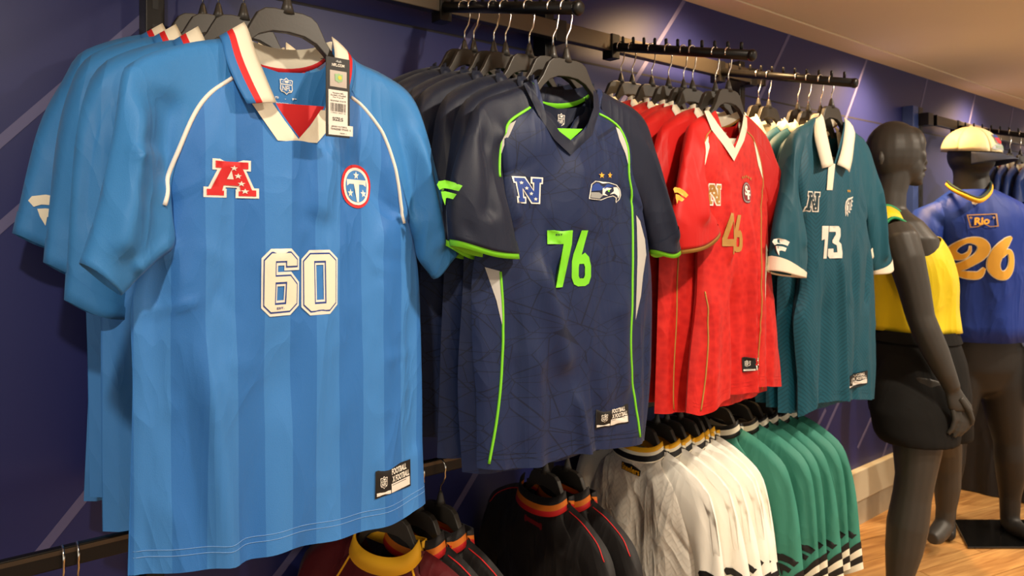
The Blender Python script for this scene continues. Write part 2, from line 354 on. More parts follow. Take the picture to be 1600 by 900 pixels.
# ------------------------------------------------------------------ hangers
HP = [(0, 0), (.022, .0005), (.036, -.002), (.046, -.009), (.053, -.021), (.061, -.036), (.074, -.053), (.095, -.069), (.135, -.092), (.172, -.113), (.183, -.121), (.184, -.129), (.177, -.132),
      (.140, -.115), (.105, -.097), (.088, -.086), (.074, -.072), (.060, -.055), (.045, -.042), (.025, -.034), (0, -.032)]
HANGER_POLY = HP + [(-x, z) for x, z in HP[-2:0:-1]]
_hc = {}
def hanger_parts(t, hook, flip=1):
    key = (round(hook, 3), flip)
    if 'body' not in _hc:
        b = prism('body', HANGER_POLY, -.0055, .0055, M['plastic'], t, .0015); _hc['body'] = b.data
        v, f = tube_vf([(0, 0, -.004), (0, 0, .008), (0, 0, .020), (0, 0, .024)], [.011, .0075, .0045, .003], 10); n = mk('neck', v, f, M['plastic'], t); _hc['neck'] = n.data
    else:
        b = bpy.data.objects.new('body', _hc['body']); COL.objects.link(b); b.parent = t; bevel_obj(b, .0015)
        n = bpy.data.objects.new('neck', _hc['neck']); COL.objects.link(n); n.parent = t
    if key not in _hc:
        zt = max(hook, .05)                                        # height of the arm's centre above the hanger top
        r = .0155; k = (zt - .018) / .076; P = [(0, 0, .018), (0, 0, .018 + .022 * k), (.002, 0, .018 + .027 * k), (.010, 0, .018 + .040 * k), (.0145, 0, zt - .016)]
        P += [(r * math.cos(a), 0, zt + r * math.sin(a)) for a in np.linspace(-.5, math.pi + .35, 12)]
        v, f = tube_vf([(flip * p[0], p[1], p[2]) for p in P], .0017, 7); h = mk('hook', v, f, M['chrome'], t); _hc[key] = h.data
    else:
        h = bpy.data.objects.new('hook', _hc[key]); COL.objects.link(h); h.parent = t
def hanger(label, O, yaw, hook, group):
    t = thing('clothes_hanger', label, 'hanger', O, yaw, group); hanger_parts(t, hook); return t
# ------------------------------------------------------------------ jersey builder
def smooth01(x): x = np.clip(x, 0, 1); return x * x * (3 - 2 * x)
def fold_field(X, Z, folds, seed):
    """depth offset of the cloth (negative = towards the viewer): long soft folds plus small irregular waves"""
    Y = np.zeros_like(X)
    for (x0, z0, x1, z1, w, a) in folds:
        dx, dz = x1 - x0, z1 - z0; L2 = dx * dx + dz * dz
        t = ((X - x0) * dx + (Z - z0) * dz) / L2; tc = np.clip(t, 0, 1)
        d = np.hypot(X - x0 - tc * dx, Z - z0 - tc * dz); env = smooth01((t + .08) / .35) * smooth01((1.25 - t) / .3)
        Y -= a * np.exp(-(d / w) ** 2) * env
    rng = np.random.RandomState(seed)
    lo, hi = (-.33, -.80), (.33, -.06); n_ = 64
    for k in range(n_ if X.size > 900 else 0):           # small irregular creases
        x0, z0 = rng.uniform(lo[0], hi[0]), rng.uniform(lo[1], hi[1]); an = rng.choice([-1.9, -1.3, -.9, -2.3, -.3]) + rng.uniform(-.3, .3); ln = rng.uniform(.03, .10); w = rng.uniform(.006, .014)
        dx, dz = math.cos(an) * ln, math.sin(an) * ln; t = ((X - x0) * dx + (Z - z0) * dz) / ln ** 2; tc = np.clip(t, 0, 1)
        d = np.hypot(X - x0 - tc * dx, Z - z0 - tc * dz); Y += rng.choice([-1, 1]) * rng.uniform(.0012, .0034) * np.exp(-(d / w) ** 2) * np.sin(np.pi * np.clip(tc, .02, .98))
    for k in range(7):
        fx, fz, ph = rng.uniform(18, 70), rng.uniform(4, 22), rng.uniform(0, 6.28)
        Y += .0011 * np.sin(fx * X + fz * Z * rng.choice([-1, 1]) + ph)
    return Y
def grid_faces(nr, nc, off=0, flip=False):
    out = []
    for i in range(nr - 1):
        for j in range(nc - 1):
            a = off + i * nc + j; q = (a, a + 1, a + nc + 1, a + nc); out.append(q[::-1] if flip else q)
    return out
class Jersey: pass
def mirror(side): return {k: (v if k in ('thc', 'yo') else [(-x, z) for x, z in v]) for k, v in side.items()}
def build_jersey(root, S, mt, msl=None, mback=None, nu=22, nv1=34, nv2=20, seed=1, T=.036, ths=.024, names=('front_panel', 'back_panel')):
    """S: L/R dicts of curves in the jersey's own x-z metres: side hem->underarm, rag underarm->collar, neck V->collar,
       top collar->outer cuff, bot underarm->inner cuff; plus center hem->V, hem left->right, backneck z"""
    msl = msl or mt; mback = mback or msl; J = Jersey(); J.root = root; folds = S.get('folds', []); sv, sf = [], []
    def half(side, sgn, centre, neck, T, front, nu):
        LB = np.vstack([cat(side['side'], nv1 + 1), cat(side['rag'], nv2 + 1)[1:]]); RB = np.vstack([cat(centre, nv1 + 1), cat(neck, nv2 + 1)[1:]])
        w = np.linspace(0, 1, nu + 1); w = 1 - (1 - w) ** 1.15
        P = LB[:, None, :] * (1 - w)[None, :, None] + RB[:, None, :] * w[None, :, None]
        hem = cat(S['hem'], 2 * nu + 1); hh = hem[:nu + 1] if sgn < 0 else hem[::-1][:nu + 1]
        i = np.arange(nv1 + nv2 + 1); fade = np.clip(1 - i / nv1, 0, 1) ** 2
        P = P + (hh - P[0])[None] * fade[:, None, None]
        q = np.clip((i - nv1) / nv2, 0, 1); e = ths * np.sqrt(np.clip(4 * q * (1 - q), 0, 1)) * (q > 0)
        U = w / 2; f = np.sqrt(np.clip(1 - np.abs(2 * U - 1) ** 2.6, 0, 1)); Tz = T * (1 - .85 * q ** 2) * (1 - .25 * np.clip((i - nv1 * .5) / (nv1 * .5), 0, 1) * 0)
        Y = e[:, None] + (Tz - e)[:, None] * f[None]
        fl = fold_field(P[..., 0], P[..., 1], folds if front else [], seed + (0 if front else 50)) * np.clip(np.minimum(1, f[None] * 1.5), .15, 1) * (1 - q[:, None] * .8)
        Y = (-Y + fl) if front else (Y + fl)
        V = np.stack([P[..., 0], Y, P[..., 1]], -1).reshape(-1, 3); return V, grid_faces(len(i), nu + 1, 0, (sgn > 0) == front)
    for front in (True, False):
        c = S['center'] if front else [S['hem'][len(S['hem']) // 2], (0, S['backneck'])]
        vs, fs = [], []
        for key, sgn in (('L', -1), ('R', 1)):
            neck = S[key]['neck'] if front else [(0, S['backneck']), (S[key]['rag'][-1][0] * .6, S['backneck'] + .01), S[key]['neck'][-1]]
            V, Fc = half(S[key], sgn, c, neck, T if front else T * .75, front, nu if front else max(6, nu // 2))
            fs += [tuple(k + len(vs) for k in q) for q in Fc]; vs += list(V)
        o = mk(names[0] if front else names[1], vs, fs, mt if front else mback, root, uvs=[(v[0], v[2]) for v in vs])
        bm = bmesh.new(); bm.from_mesh(o.data); bmesh.ops.remove_doubles(bm, verts=bm.verts, dist=1e-5); bm.to_mesh(o.data); bm.free()
        if front: J.front = o; sf += [tuple(k + len(sv) for k in q) for q in fs]; sv += vs
        else: J.back = o; J.bvh_back = BVHTree.FromPolygons([tuple(v) for v in vs], fs)
    ns, nt = (24, 48) if nu > 20 else (12, 26)
    J.sleeve = {}; J.ring = {}
    for key, sgn in (('L', -1), ('R', 1)):
        D = S[key]; top, bot = cat(D['top'], nt + 1), cat(D['bot'], nt + 1); rag = cat(D['rag'], ns + 1); cuff = cat(D.get('cuff', [D['bot'][-1], D['top'][-1]]), ns + 1)
        s = np.linspace(0, 1, ns + 1)[:, None]; t = np.linspace(0, 1, nt + 1)[None, :]
        P = np.empty((ns + 1, nt + 1, 2))
        for k in (0, 1):
            P[..., k] = (1 - s) * bot[None, :, k] + s * top[None, :, k] + (1 - t) * rag[:, None, k] + t * cuff[:, None, k] - ((1 - s) * (1 - t) * bot[0, k] + s * t * top[-1, k] + s * (1 - t) * top[0, k] + (1 - s) * t * bot[-1, k])
        thc = D['thc'][0]
        yo = D['yo'][0]
        th = ths + (thc - ths) * t; pr = np.sqrt(np.clip(4 * s * (1 - s), 0, 1))
        fl = fold_field(P[..., 0], P[..., 1], folds, seed + 7) * np.clip(pr * 1.3, 0, 1) * smooth01(t * 4)
        yoff = yo * smooth01(t * 1.3)
        YF = -th * pr + fl + yoff; YB = th * pr + yoff
        ring = np.concatenate([np.stack([P[..., 0], YF, P[..., 1]], -1), np.stack([P[..., 0], YB, P[..., 1]], -1)[-2:0:-1]], 0)   # (2ns, nt+1, 3)
        R = ring.transpose(1, 0, 2); nr, nc = R.shape[:2]; V = R.reshape(-1, 3); fc = []
        for i in range(nr - 1):
            for j in range(nc): a = i * nc + j; b = i * nc + (j + 1) % nc; q = (a, b, b + nc, a + nc); fc.append(q if sgn < 0 else q[::-1])
        o = mk('sleeve', V, fc, msl, root, uvs=[(v[0], v[2]) for v in V]); J.sleeve[key] = o; J.ring[key] = R
        sf += [tuple(k + len(sv) for k in q) for q in fc]; sv += list(V)
    J.bvh = BVHTree.FromPolygons([tuple(map(float, v)) for v in sv], sf)
    return J
def surf_y(bvh, x, z, default=-.03):
    h = bvh.ray_cast(Vector((x, -1, z)), Vector((0, 1, 0)))
    if h[0] is not None: return h[0].y
    h = bvh.find_nearest(Vector((x, -.04, z)))
    return h[0].y if h[0] is not None else default
def cuff_band(J, key, m, rows=4, grow=.0015, ext=0.0, name='cuff'):
    R0 = J.ring[key]; dv = R0[-1].mean(0) - R0[-2].mean(0); dv = dv / np.linalg.norm(dv)
    rows = max(1, rows * (2 if len(R0) > 30 else 1) - (1 if len(R0) > 30 and rows == 1 else 0))
    R = R0[-rows:].copy(); c = R.mean(1, keepdims=True); d = R - c; R = c + d * (1 + grow / np.maximum(np.linalg.norm(d, axis=2, keepdims=True), .01))
    if ext: R = np.concatenate([R, (R[-1] + dv * ext)[None]], 0)
    cc = R[-1].mean(0); inner = (cc + (R[-1] - cc) * .955)[None]; inner2 = inner - dv * .012
    R = np.concatenate([R, inner, inner2], 0); nr, nc = R.shape[:2]; fc = []
    for i in range(nr - 1):
        for j in range(nc): a = i * nc + j; b = i * nc + (j + 1) % nc; q = (a, b, b + nc, a + nc); fc.append(q if key == 'L' else q[::-1])
    return mk(name, R.reshape(-1, 3), fc, m, J.root, uvs=[(v[0], v[2]) for v in R.reshape(-1, 3)])
def hem_lines(J, S, m, z=.022, n=40, name='hem_stitch'):
    out = cat(S['hem'], n)[1:-1]
    for dz in (0, .008):
        P = [(x, surf_y(J.bvh, x, zz + z + dz) - .0004, zz + z + dz) for x, zz in out]
        tube(name, P, .00035, m, J.root, 5)
def piping(J, pts, m, r=.0024, n=40, name='piping', lift=.0005):
    P = [(x, surf_y(J.bvh, x, z) - lift, z) for x, z in cat(pts, n)]
    return tube(name, P, r, m, J.root, 7)
def back_collar(root, S, w, mats, fr=None, dip=.022, bulge=.045, zt=None, n=18, name='collar_back'):
    """standing band that runs from one collar point round the back of the neck to the other"""
    a, b = S['L']['neck'][-1], S['R']['neck'][-1]; k = len(mats); V, Fc, mi = [], [], []
    fr = fr or list(np.linspace(0, 1, k + 1))
    for i in range(n + 1):
        t = i / n; s = math.sin(math.pi * t); x = a[0] + (b[0] - a[0]) * (.5 - .5 * math.cos(math.pi * t)); z = a[1] + (b[1] - a[1]) * t - dip * s
        wl = w * (.5 + .5 * s ** .5)
        for j in range(k + 1): q = fr[j]; V.append((x, .004 + bulge * s ** .7 * (1 - .10 * q), z - wl * .45 + wl * q))
    for i in range(n):
        for j in range(k): a_ = i * (k + 1) + j; Fc.append((a_, a_ + k + 1, a_ + k + 2, a_ + 1)); mi.append(j)
    o = mk(name, V, Fc, mats, root, midx=mi); sm = o.modifiers.new('thick', 'SOLIDIFY'); sm.thickness = .003; sm.offset = 1; return o
def loft_strip(name, A, B, yA, yB, mats, fr, root, n=14, bulge=.006, thick=.0025):
    """collar flap between curve A and curve B (x-z), banded across by material"""
    A, B = cat(A, n), cat(B, n); V, Fc, mi = [], [], []; sub = []
    for j in range(len(fr) - 1): sub += [(fr[j] + (fr[j + 1] - fr[j]) * k / 3, j) for k in range(3)]
    sub.append((fr[-1], len(fr) - 2)); nc = len(sub)
    for i in range(n):
        t = i / (n - 1); ya = yA[0] + (yA[1] - yA[0]) * t ** .7; yb = yB[0] + (yB[1] - yB[0]) * t ** .7
        for q, _ in sub: p = A[i] * (1 - q) + B[i] * q; V.append((p[0], ya * (1 - q) + yb * q - bulge * 4 * q * (1 - q), p[1]))
    for i in range(n - 1):
        for j in range(nc - 1): a = i * nc + j; Fc.append((a, a + 1, a + nc + 1, a + nc)); mi.append(sub[j][1])
    o = mk(name, V, Fc, mats, root, midx=mi); sm = o.modifiers.new('thick', 'SOLIDIFY'); sm.thickness = thick; sm.offset = 0; return o

# ------------------------------------------------------------------ flat print: shapes in unit squares, laid on the cloth
def tri_polys(polys, step):
    vs, es = [], []
    for p in polys:
        n0 = len(vs); vs += [Vector((float(a), float(b))) for a, b in p]; es += [(n0 + i, n0 + (i + 1) % len(p)) for i in range(len(p))]
    a = np.array([(v.x, v.y) for v in vs]); lo, hi = a.min(0), a.max(0)
    if step:
        for x in np.arange(lo[0] + step * .37, hi[0], step):
            for y in np.arange(lo[1] + step * .41, hi[1], step): vs.append(Vector((float(x), float(y))))
    r = geometry.delaunay_2d_cdt([v * 100 for v in vs], es, [], 0, 1e-5); W = [(v.x / 100, v.y / 100) for v in r[0]]
    def inside(x, y):
        c = False
        for p in polys:
            for i in range(len(p)):
                (x0, y0), (x1, y1) = p[i - 1], p[i]
                if (y0 > y) != (y1 > y) and x < (x1 - x0) * (y - y0) / (y1 - y0) + x0: c = not c
        return c
    return W, [tuple(f) for f in r[2] if inside(sum(W[i][0] for i in f) / len(f), sum(W[i][1] for i in f) / len(f))]
def lay(name, V2, Fc, bvh, m, root, off, back=False):
    V = [(x, (surf_y(bvh, x, z)) - off, z) for x, z in V2]
    out = []
    for f in Fc:                                         # face the viewer (-y)
        a = sum(V2[f[i]][0] * V2[f[(i + 1) % len(f)]][1] - V2[f[(i + 1) % len(f)]][0] * V2[f[i]][1] for i in range(len(f)))
        out.append(tuple(f) if a > 0 else tuple(f[::-1]))
    return mk(name, V, out, m, root, uvs=V2, smooth=True)
def xf(p, c, w, h, rot=0.0, sh=0.0):
    ca, sa = math.cos(rot), math.sin(rot); out = []
    for x, y in p: x, y = x * w + y * h * sh, y * h; out.append((c[0] + x * ca - y * sa, c[1] + x * sa + y * ca))
    return out
def decal(name, polys, c, w, h, bvh, m, root, off=.0016, rot=0.0, sh=0.0, step=.007):
    P = [xf(p, c, w, h, rot, sh) for p in polys]; v, f = tri_polys(P, step); return lay(name, v, f, bvh, m, root, off)
def poly_decal(name, poly, bvh, m, root, off=.0012, step=.012):
    v, f = tri_polys([poly], step); return lay(name, v, f, bvh, m, root, off)
def outset(p, d):
    n = len(p); a = sum(p[i][0] * p[(i + 1) % n][1] - p[(i + 1) % n][0] * p[i][1] for i in range(n)); s = 1 if a > 0 else -1; out = []
    for i in range(n):
        p0, p1, p2 = Vector(p[i - 1]), Vector(p[i]), Vector(p[(i + 1) % n]); d1, d2 = (p1 - p0).normalized(), (p2 - p1).normalized()
        n1, n2 = Vector((d1.y, -d1.x)) * s, Vector((d2.y, -d2.x)) * s; k = n1 + n2; k = k / max(.35, k.dot(n1)); out.append((p1.x + k.x * d, p1.y + k.y * d))
    return out
_fc = {}
def text_poly(s, bold=.0):
    if (s, bold) not in _fc:
        cu = bpy.data.curves.new('lettering', 'FONT'); cu.body = s; cu.offset = bold; cu.align_x = 'LEFT'; cu.resolution_u = 3
        o = bpy.data.objects.new('lettering', cu); COL.objects.link(o); dg = bpy.context.evaluated_depsgraph_get(); me = bpy.data.meshes.new_from_object(o.evaluated_get(dg))
        v = np.array([(q.co.x, q.co.y) for q in me.vertices]); f = [tuple(p.vertices) for p in me.polygons]
        bpy.data.objects.remove(o); bpy.data.curves.remove(cu); bpy.data.meshes.remove(me)
        lo, hi = v.min(0), v.max(0); v = (v - (lo + hi) / 2) / (hi - lo); _fc[(s, bold)] = (v, f)
    return _fc[(s, bold)]
def text(name, s, c, w, h, bvh, m, root, off=.002, bold=.02, rot=0.0, sh=0.0):
    v, f = text_poly(s, bold); return lay(name, xf(v, c, w, h, rot, sh), f, bvh, m, root, off)
def circle(n=28, rx=.5, ry=.5, cx=0, cy=0): return [(cx + rx * math.cos(2 * math.pi * i / n), cy + ry * math.sin(2 * math.pi * i / n)) for i in range(n)]
def star(cx, cy, r, rot=0): return [(cx + (r if i % 2 == 0 else r * .42) * math.sin(math.pi * i / 5 + rot), cy + (r if i % 2 == 0 else r * .42) * math.cos(math.pi * i / 5 + rot)) for i in range(10)]
SHIELD = [(-.5, .36), (-.36, .40), (-.2, .36), (0, .5), (.2, .36), (.36, .40), (.5, .36), (.46, .1), (.48, -.2), (.38, -.34), (.15, -.38), (0, -.5), (-.15, -.38), (-.38, -.34), (-.48, -.2), (-.46, .1)]
def shield(c, w, h, bvh, root, dark, light, off=.002):
    s = decal('crest', [SHIELD], c, w, h, bvh, light, root, off, step=0)
    decal('crest_field', [[(x * .84, y * .86) for x, y in SHIELD]], c, w, h, bvh, dark, s, off + .0005, step=0)
    decal('crest_band', [[(-.40, .12), (.40, .12), (.40, .06), (-.40, .06)]], c, w, h, bvh, light, s, off + .0010, step=0)
    decal('crest_ball', [circle(12, .17, .08, 0, .25)], c, w, h, bvh, light, s, off + .0010, step=0)
    for sx in (-1, 1): decal('crest_star', [star(sx * .27, .22, .07)], c, w, h, bvh, light, s, off + .0010, step=0)
    text('crest_letters', 'NFL', (c[0], c[1] - h * .13), w * .66, h * .30, bvh, light, s, off + .0010, .02)
    return s
LA = [(-.5, -.5), (-.16, -.5), (-.16, -.36), (-.2, -.36), (-.17, -.2), (.17, -.2), (.2, -.36), (.16, -.36), (.16, -.5), (.5, -.5), (.5, -.32), (.42, -.32), (.22, .3), (.34, .3), (.34, .5), (-.34, .5), (-.34, .3), (-.22, .3), (-.42, -.32), (-.5, -.32)]
LA_HOLE = [(-.11, -.02), (.03, -.02), (-.03, .24)]
LN = [(-.5, -.5), (-.14, -.5), (-.14, -.34), (-.22, -.34), (-.22, .1), (.16, -.5), (.42, -.5), (.42, .34), (.5, .34), (.5, .5), (.14, .5), (.14, .34), (.22, .34), (.22, -.06), (-.14, .5), (-.5, .5), (-.5, .34), (-.42, .34), (-.42, -.34), (-.5, -.34)]
def letter_badge(J, kind, c, w, h, inner, border, stars, bd=.055):
    P = LA if kind == 'A' else LN; b = decal('letter_badge', [outset(P, bd)], c, w, h, J.bvh, border, J.root, .0012)
    decal('badge_letter', [P], c, w, h, J.bvh, inner, b, .0020)
    if kind == 'A':
        decal('badge_notch', [LA_HOLE], c, w, h, J.bvh, border, b, .0026, step=0)
        sp = ((.02, .30), (.12, .08), (.20, -.14), (.28, -.36))
    else: sp = ((-.26, .30), (-.08, .08), (.10, -.14), (.28, -.36))
    for x, y in sp: decal('badge_star', [star(x, y, .085)], c, w, h, J.bvh, stars, b, .0028, step=0)
    return b
FLAG = ([(-.5, .30), (-.42, .44), (-.1, .5), (.25, .42), (.5, .28), (.36, .06), (.1, .16), (-.2, .18), (-.38, .10)], [(-.30, .04), (-.1, .06), (.12, .02), (.28, -.06), (.18, -.26), (.02, -.20), (-.06, -.22), (-.10, -.5), (-.24, -.2)])
def flag_logo(J, c, w, h, m, rot=0.0, flip=1, bvh=None):
    b = decal('sleeve_logo', [[(flip * x, y) for x, y in FLAG[0]]], c, w, h, bvh or J.bvh, m, J.root, .0015, rot)
    decal('sleeve_logo_pennant', [[(flip * x, y) for x, y in FLAG[1]]], c, w, h, bvh or J.bvh, m, b, .0015, rot); return b
def hem_label(J, fr, quad, yo):
    """woven label: black field, crest, two lines of lettering, pale size box"""
    q = [fr.loc(*p, yo) for p in quad]; c = (sum(p[0] for p in q) / 4, sum(p[1] for p in q) / 4)
    w = ((q[1][0] - q[0][0]) + (q[2][0] - q[3][0])) / 2; h = ((q[0][1] - q[3][1]) + (q[1][1] - q[2][1])) / 2; R = J.root
    def P(x, y): return (c[0] + x * w, c[1] + y * h)
    b = decal('hem_label', [[(-.5, -.5), (.5, -.5), (.5, .5), (-.5, .5)]], c, w, h, J.bvh, M['blackp'], R, .0018)
    shield(P(-.31, .04), w * .17, h * .46, J.bvh, b, M['blackp'], M['white'], .0024)
    text('label_lettering', 'FOOTBALL', P(.13, .32), w * .46, h * .22, J.bvh, M['white'], b, .0026, .035)
    text('label_lettering', 'X FOOTBALL', P(.18, .05), w * .54, h * .22, J.bvh, M['white'], b, .0026, .035)
    decal('label_box', [[(-.12, -.10), (.46, -.10), (.46, -.42), (-.12, -.42)]], c, w, h, J.bvh, M['paper'], b, .0026)
    decal('label_box', [[(-.47, -.30), (-.14, -.30), (-.14, -.42), (-.47, -.42)]], c, w, h, J.bvh, M['paper'], b, .0026)
    decal('label_line', [[(-.10, -.145), (.34, -.145), (.34, -.165), (-.10, -.165)]], c, w, h, J.bvh, M['blackp'], b, .0030, step=0)
    return b
def oct_digit(d):
    k = .22
    O = [(-.5 + k, -.5), (.5 - k, -.5), (.5, -.5 + k * .6), (.5, .5 - k * .6), (.5 - k, .5), (-.5 + k, .5), (-.5, .5 - k * .6), (-.5, -.5 + k * .6)]
    if d == '0': return [O, [(-.10, -.28), (.10, -.28), (.10, .28), (-.10, .28)]]
    if d == '6': return [[(-.5 + k, -.5), (.5 - k, -.5), (.5, -.5 + k * .6), (.5, -.02), (.5 - k, .14), (-.12, .14), (-.12, .28), (.10, .28), (.10, .20), (.5, .20), (.5, .5 - k * .6), (.5 - k, .5), (-.5 + k, .5), (-.5, .5 - k * .6), (-.5, -.5 + k * .6)], [(-.10, -.28), (.10, -.28), (.10, -.06), (-.10, -.06)]]
D7 = [(-.5, .5), (.5, .5), (.5, .26), (.12, -.5), (-.26, -.5), (.10, .26), (-.5, .26)]
D6 = [[(-.05, .5), (.32, .5), (.02, .06), (.2, .1), (.4, .02), (.5, -.14), (.5, -.34), (.38, -.46), (.18, -.5), (-.18, -.5), (-.38, -.46), (-.5, -.34), (-.5, -.05), (-.42, .08)], [(-.12, -.10), (.12, -.10), (.16, -.16), (.16, -.31), (.10, -.36), (-.10, -.36), (-.16, -.31), (-.16, -.16)]]
D4 = [[(.02, -.5), (.30, -.5), (.30, -.30), (.46, -.30), (.46, -.14), (.30, -.14), (.30, .5), (-.08, .5), (-.46, -.12), (-.46, -.30), (.02, -.30)], [(-.22, -.13), (.03, -.13), (.03, .30)]]
D3 = [(-.5, .5), (.38, .5), (.5, .42), (.5, .18), (.30, .02), (.5, -.06), (.5, -.34), (.34, -.5), (-.40, -.5), (-.5, -.42), (-.5, -.2), (-.14, -.2), (-.14, -.32), (.14, -.32), (.14, -.10), (-.16, -.02), (-.16, .06), (.14, .24), (.14, .32), (-.5, .32)]
# ------------------------------------------------------------------ the four jerseys that face the aisle
def front_frame(X, px, py, yawdeg): O = at_x(px, py, X); return Frame(O, math.radians(yawdeg))
GH = 'hangers on the upper arms'
TF, THS = .036, .024                                    # half thickness of the torso and of the raglan seam
def along(pts): P = np.array(pts, float); c = np.r_[0, np.cumsum(np.hypot(*np.diff(P, axis=0).T))]; return c / c[-1]
def Lneck(f, pts): return [f.loc(*p, -TF * (1 - .85 * t ** 2)) for p, t in zip(pts, along(pts))]
def Lrag(f, pts): return [f.loc(*p, -THS * math.sqrt(max(0, 4 * t * (1 - t)))) for p, t in zip(pts, along(pts))]
def Lsl(f, pts, yo): return [f.loc(*p, yo * float(smooth01(np.array(t * 1.3)))) for p, t in zip(pts, along(pts))]
def Lfl(f, pts, y0, y1): return [f.loc(*p, y0 + (y1 - y0) * t ** .7) for p, t in zip(pts, along(pts))]
def Lcen(f, pts): return [f.loc(*p, -TF) for p in pts]
def front_hanger(fr, label):
    Y = fr.O.y; return hanger(label, fr.O, fr.yaw, arm_z(Y) - fr.O.z, GH)

# --- light blue, number 60
f1 = front_frame(AX[1], 449, 18, 4); L = f1.L
front_hanger(f1, 'black hanger of the light blue jersey with the price tag')
S1 = dict(
    L=dict(side=L([(206, 895), (207, 750), (209, 600), (206, 480), (225, 400), (253, 321)]), rag=Lrag(f1, [(253, 321), (280, 240), (305, 180), (330, 146), (362, 115), (366, 85), (362, 58)]),
           neck=Lneck(f1, [(467, 217), (448, 188), (428, 152), (405, 100), (386, 55)]), top=Lsl(f1, [(362, 58), (300, 66), (240, 81), (207, 97), (189, 117), (176, 205), (149, 333), (125, 411)], -.04),
           bot=Lsl(f1, [(253, 321), (269, 365), (271, 388), (240, 412), (189, 461)], -.04), cuff=L([(189, 461), (150, 428), (125, 411)], -.04), thc=[.026], yo=[-.04]),
    R=dict(side=L([(664, 781), (660, 700), (659, 600), (655, 450), (648, 390), (638, 349)]), rag=Lrag(f1, [(638, 349), (619, 260), (604, 215), (592, 194), (556, 152), (545, 120), (545, 82)]),
           neck=Lneck(f1, [(467, 217), (486, 195), (505, 170), (518, 130), (524, 74)]), top=Lsl(f1, [(545, 82), (560, 98), (593, 113), (627, 134), (645, 153), (658, 180), (672, 226), (689, 300), (702, 349), (715, 390)], -.005),
           bot=Lsl(f1, [(638, 349), (648, 380), (655, 408), (678, 436)], -.005), cuff=L([(678, 436), (693, 410), (715, 390)], -.005), thc=[.022], yo=[-.005]),
    center=Lcen(f1, [(450, 858), (452, 700), (458, 500), (463, 350), (467, 217)]), hem=[f1.loc(*p, -TF * math.sin(math.pi * t)) for p, t in zip([(200, 900), (300, 888), (400, 871), (450, 858), (533, 838), (600, 814), (664, 782)], along([(200, 900), (300, 888), (400, 871), (450, 858), (533, 838), (600, 814), (664, 782)]))], backneck=-.085)
S1['folds'] = [(*f1.loc(300, 520), *f1.loc(345, 890), .018, .014), (*f1.loc(240, 330), *f1.loc(215, 900), .022, -.012), (*f1.loc(500, 230), *f1.loc(480, 330), .02, .008), (*f1.loc(584, 520), *f1.loc(578, 840), .024, .003),
               (*f1.loc(630, 470), *f1.loc(640, 690), .014, -.006), (*f1.loc(520, 230), *f1.loc(600, 330), .03, -.008), (*f1.loc(235, 140), *f1.loc(225, 230), .018, -.010), (*f1.loc(262, 150), *f1.loc(250, 280), .016, -.010),
               (*f1.loc(215, 150), *f1.loc(170, 380), .02, .012), (*f1.loc(265, 380), *f1.loc(200, 420), .012, .010), (*f1.loc(610, 160), *f1.loc(640, 330), .014, -.008), (*f1.loc(640, 200), *f1.loc(670, 380), .014, .009),
               (*f1.loc(420, 600), *f1.loc(410, 870), .03, .006), (*f1.loc(205, 490), *f1.loc(290, 470), .006, .004), (*f1.loc(175, 240), *f1.loc(200, 250), .006, .004)]
S1['folds'] = [(*q[:5], q[5] * 1.45) for q in S1['folds']]
r1 = thing('football_jersey', 'light blue tonal striped jersey with white number 60, price tag at its collar', 'jersey', f1.O, f1.yaw)
J1 = build_jersey(r1, S1, M['blue'], M['blue_plain'], M['blue_plain'], nu=34, nv1=66, nv2=32, seed=3)
hem_lines(J1, S1, M['stitch'], n=90)
for key in 'LR': cuff_band(J1, key, M['blue_plain'], 3, .0008)
piping(J1, L([(253, 321), (266, 280), (280, 240), (305, 180), (330, 146), (366, 121)], -.03), M['white'], .003)
piping(J1, L([(638, 349), (619, 260), (604, 215), (592, 194), (570, 166), (552, 151)], -.03), M['white'], .003)
bands = [M['blue_rib'], M['redp'], M['cream']]
loft_strip('collar_flap', Lfl(f1, [(343, 57), (352, 92), (367, 128), (386, 162)], -.002, -.050), Lfl(f1, [(381, 35), (398, 80), (414, 120), (431, 160)], .0, -.044), (-.002, -.050), (.0, -.044), bands, [0, .25, .45, 1], r1)
loft_strip('collar_flap', Lfl(f1, [(553, 97), (552, 125), (546, 150), (538, 178)], -.002, -.050), Lfl(f1, [(518, 58), (523, 95), (516, 140), (508, 172)], .0, -.044), (-.002, -.050), (.0, -.044), bands, [0, .22, .42, 1], r1)
back_collar(r1, S1, .037, [M['redp'], M['cream']], [0, .22, 1], dip=.022)
poly_decal('v_band', L([(398, 158), (430, 156), (448, 188), (467, 217), (486, 196), (505, 171), (533, 172), (519, 200), (497, 223), (437, 219)], -.042), J1.bvh, M['cream'], r1, .002)
tri = L([(428, 160), (510, 166), (467, 220)], -.03); mk('neck_insert', [(p[0], -.026, p[1]) for p in tri], [(0, 2, 1)], M['redp'], r1, smooth=False)
sh = shield(f1.loc(450, 134, .02), .021, .026, J1.bvh_back, r1, M['blue_rib'], M['white'], .002)
text('neck_print', 'S  .  P', f1.loc(449, 153, .02), .034, .003, J1.bvh_back, M['white'], r1, .002, .01); text('neck_print', 'FOOTBALL', f1.loc(449, 162, .02), .03, .003, J1.bvh_back, M['white'], r1, .002, .01)
letter_badge(J1, 'A', f1.loc(364, 279, -TF), .066, .046, M['redp'], M['white'], M['white'], .06)
c = f1.loc(560, 291, -TF); w, h = .062, .067
rb = decal('round_badge', [circle(36)], c, w, h, J1.bvh, M['redp'], r1, .0012)
decal('badge_ring', [circle(36, .43, .43)], c, w, h, J1.bvh, M['white'], rb, .0020); decal('badge_field', [circle(36, .365, .365)], c, w, h, J1.bvh, M['bluel'], rb, .0026)
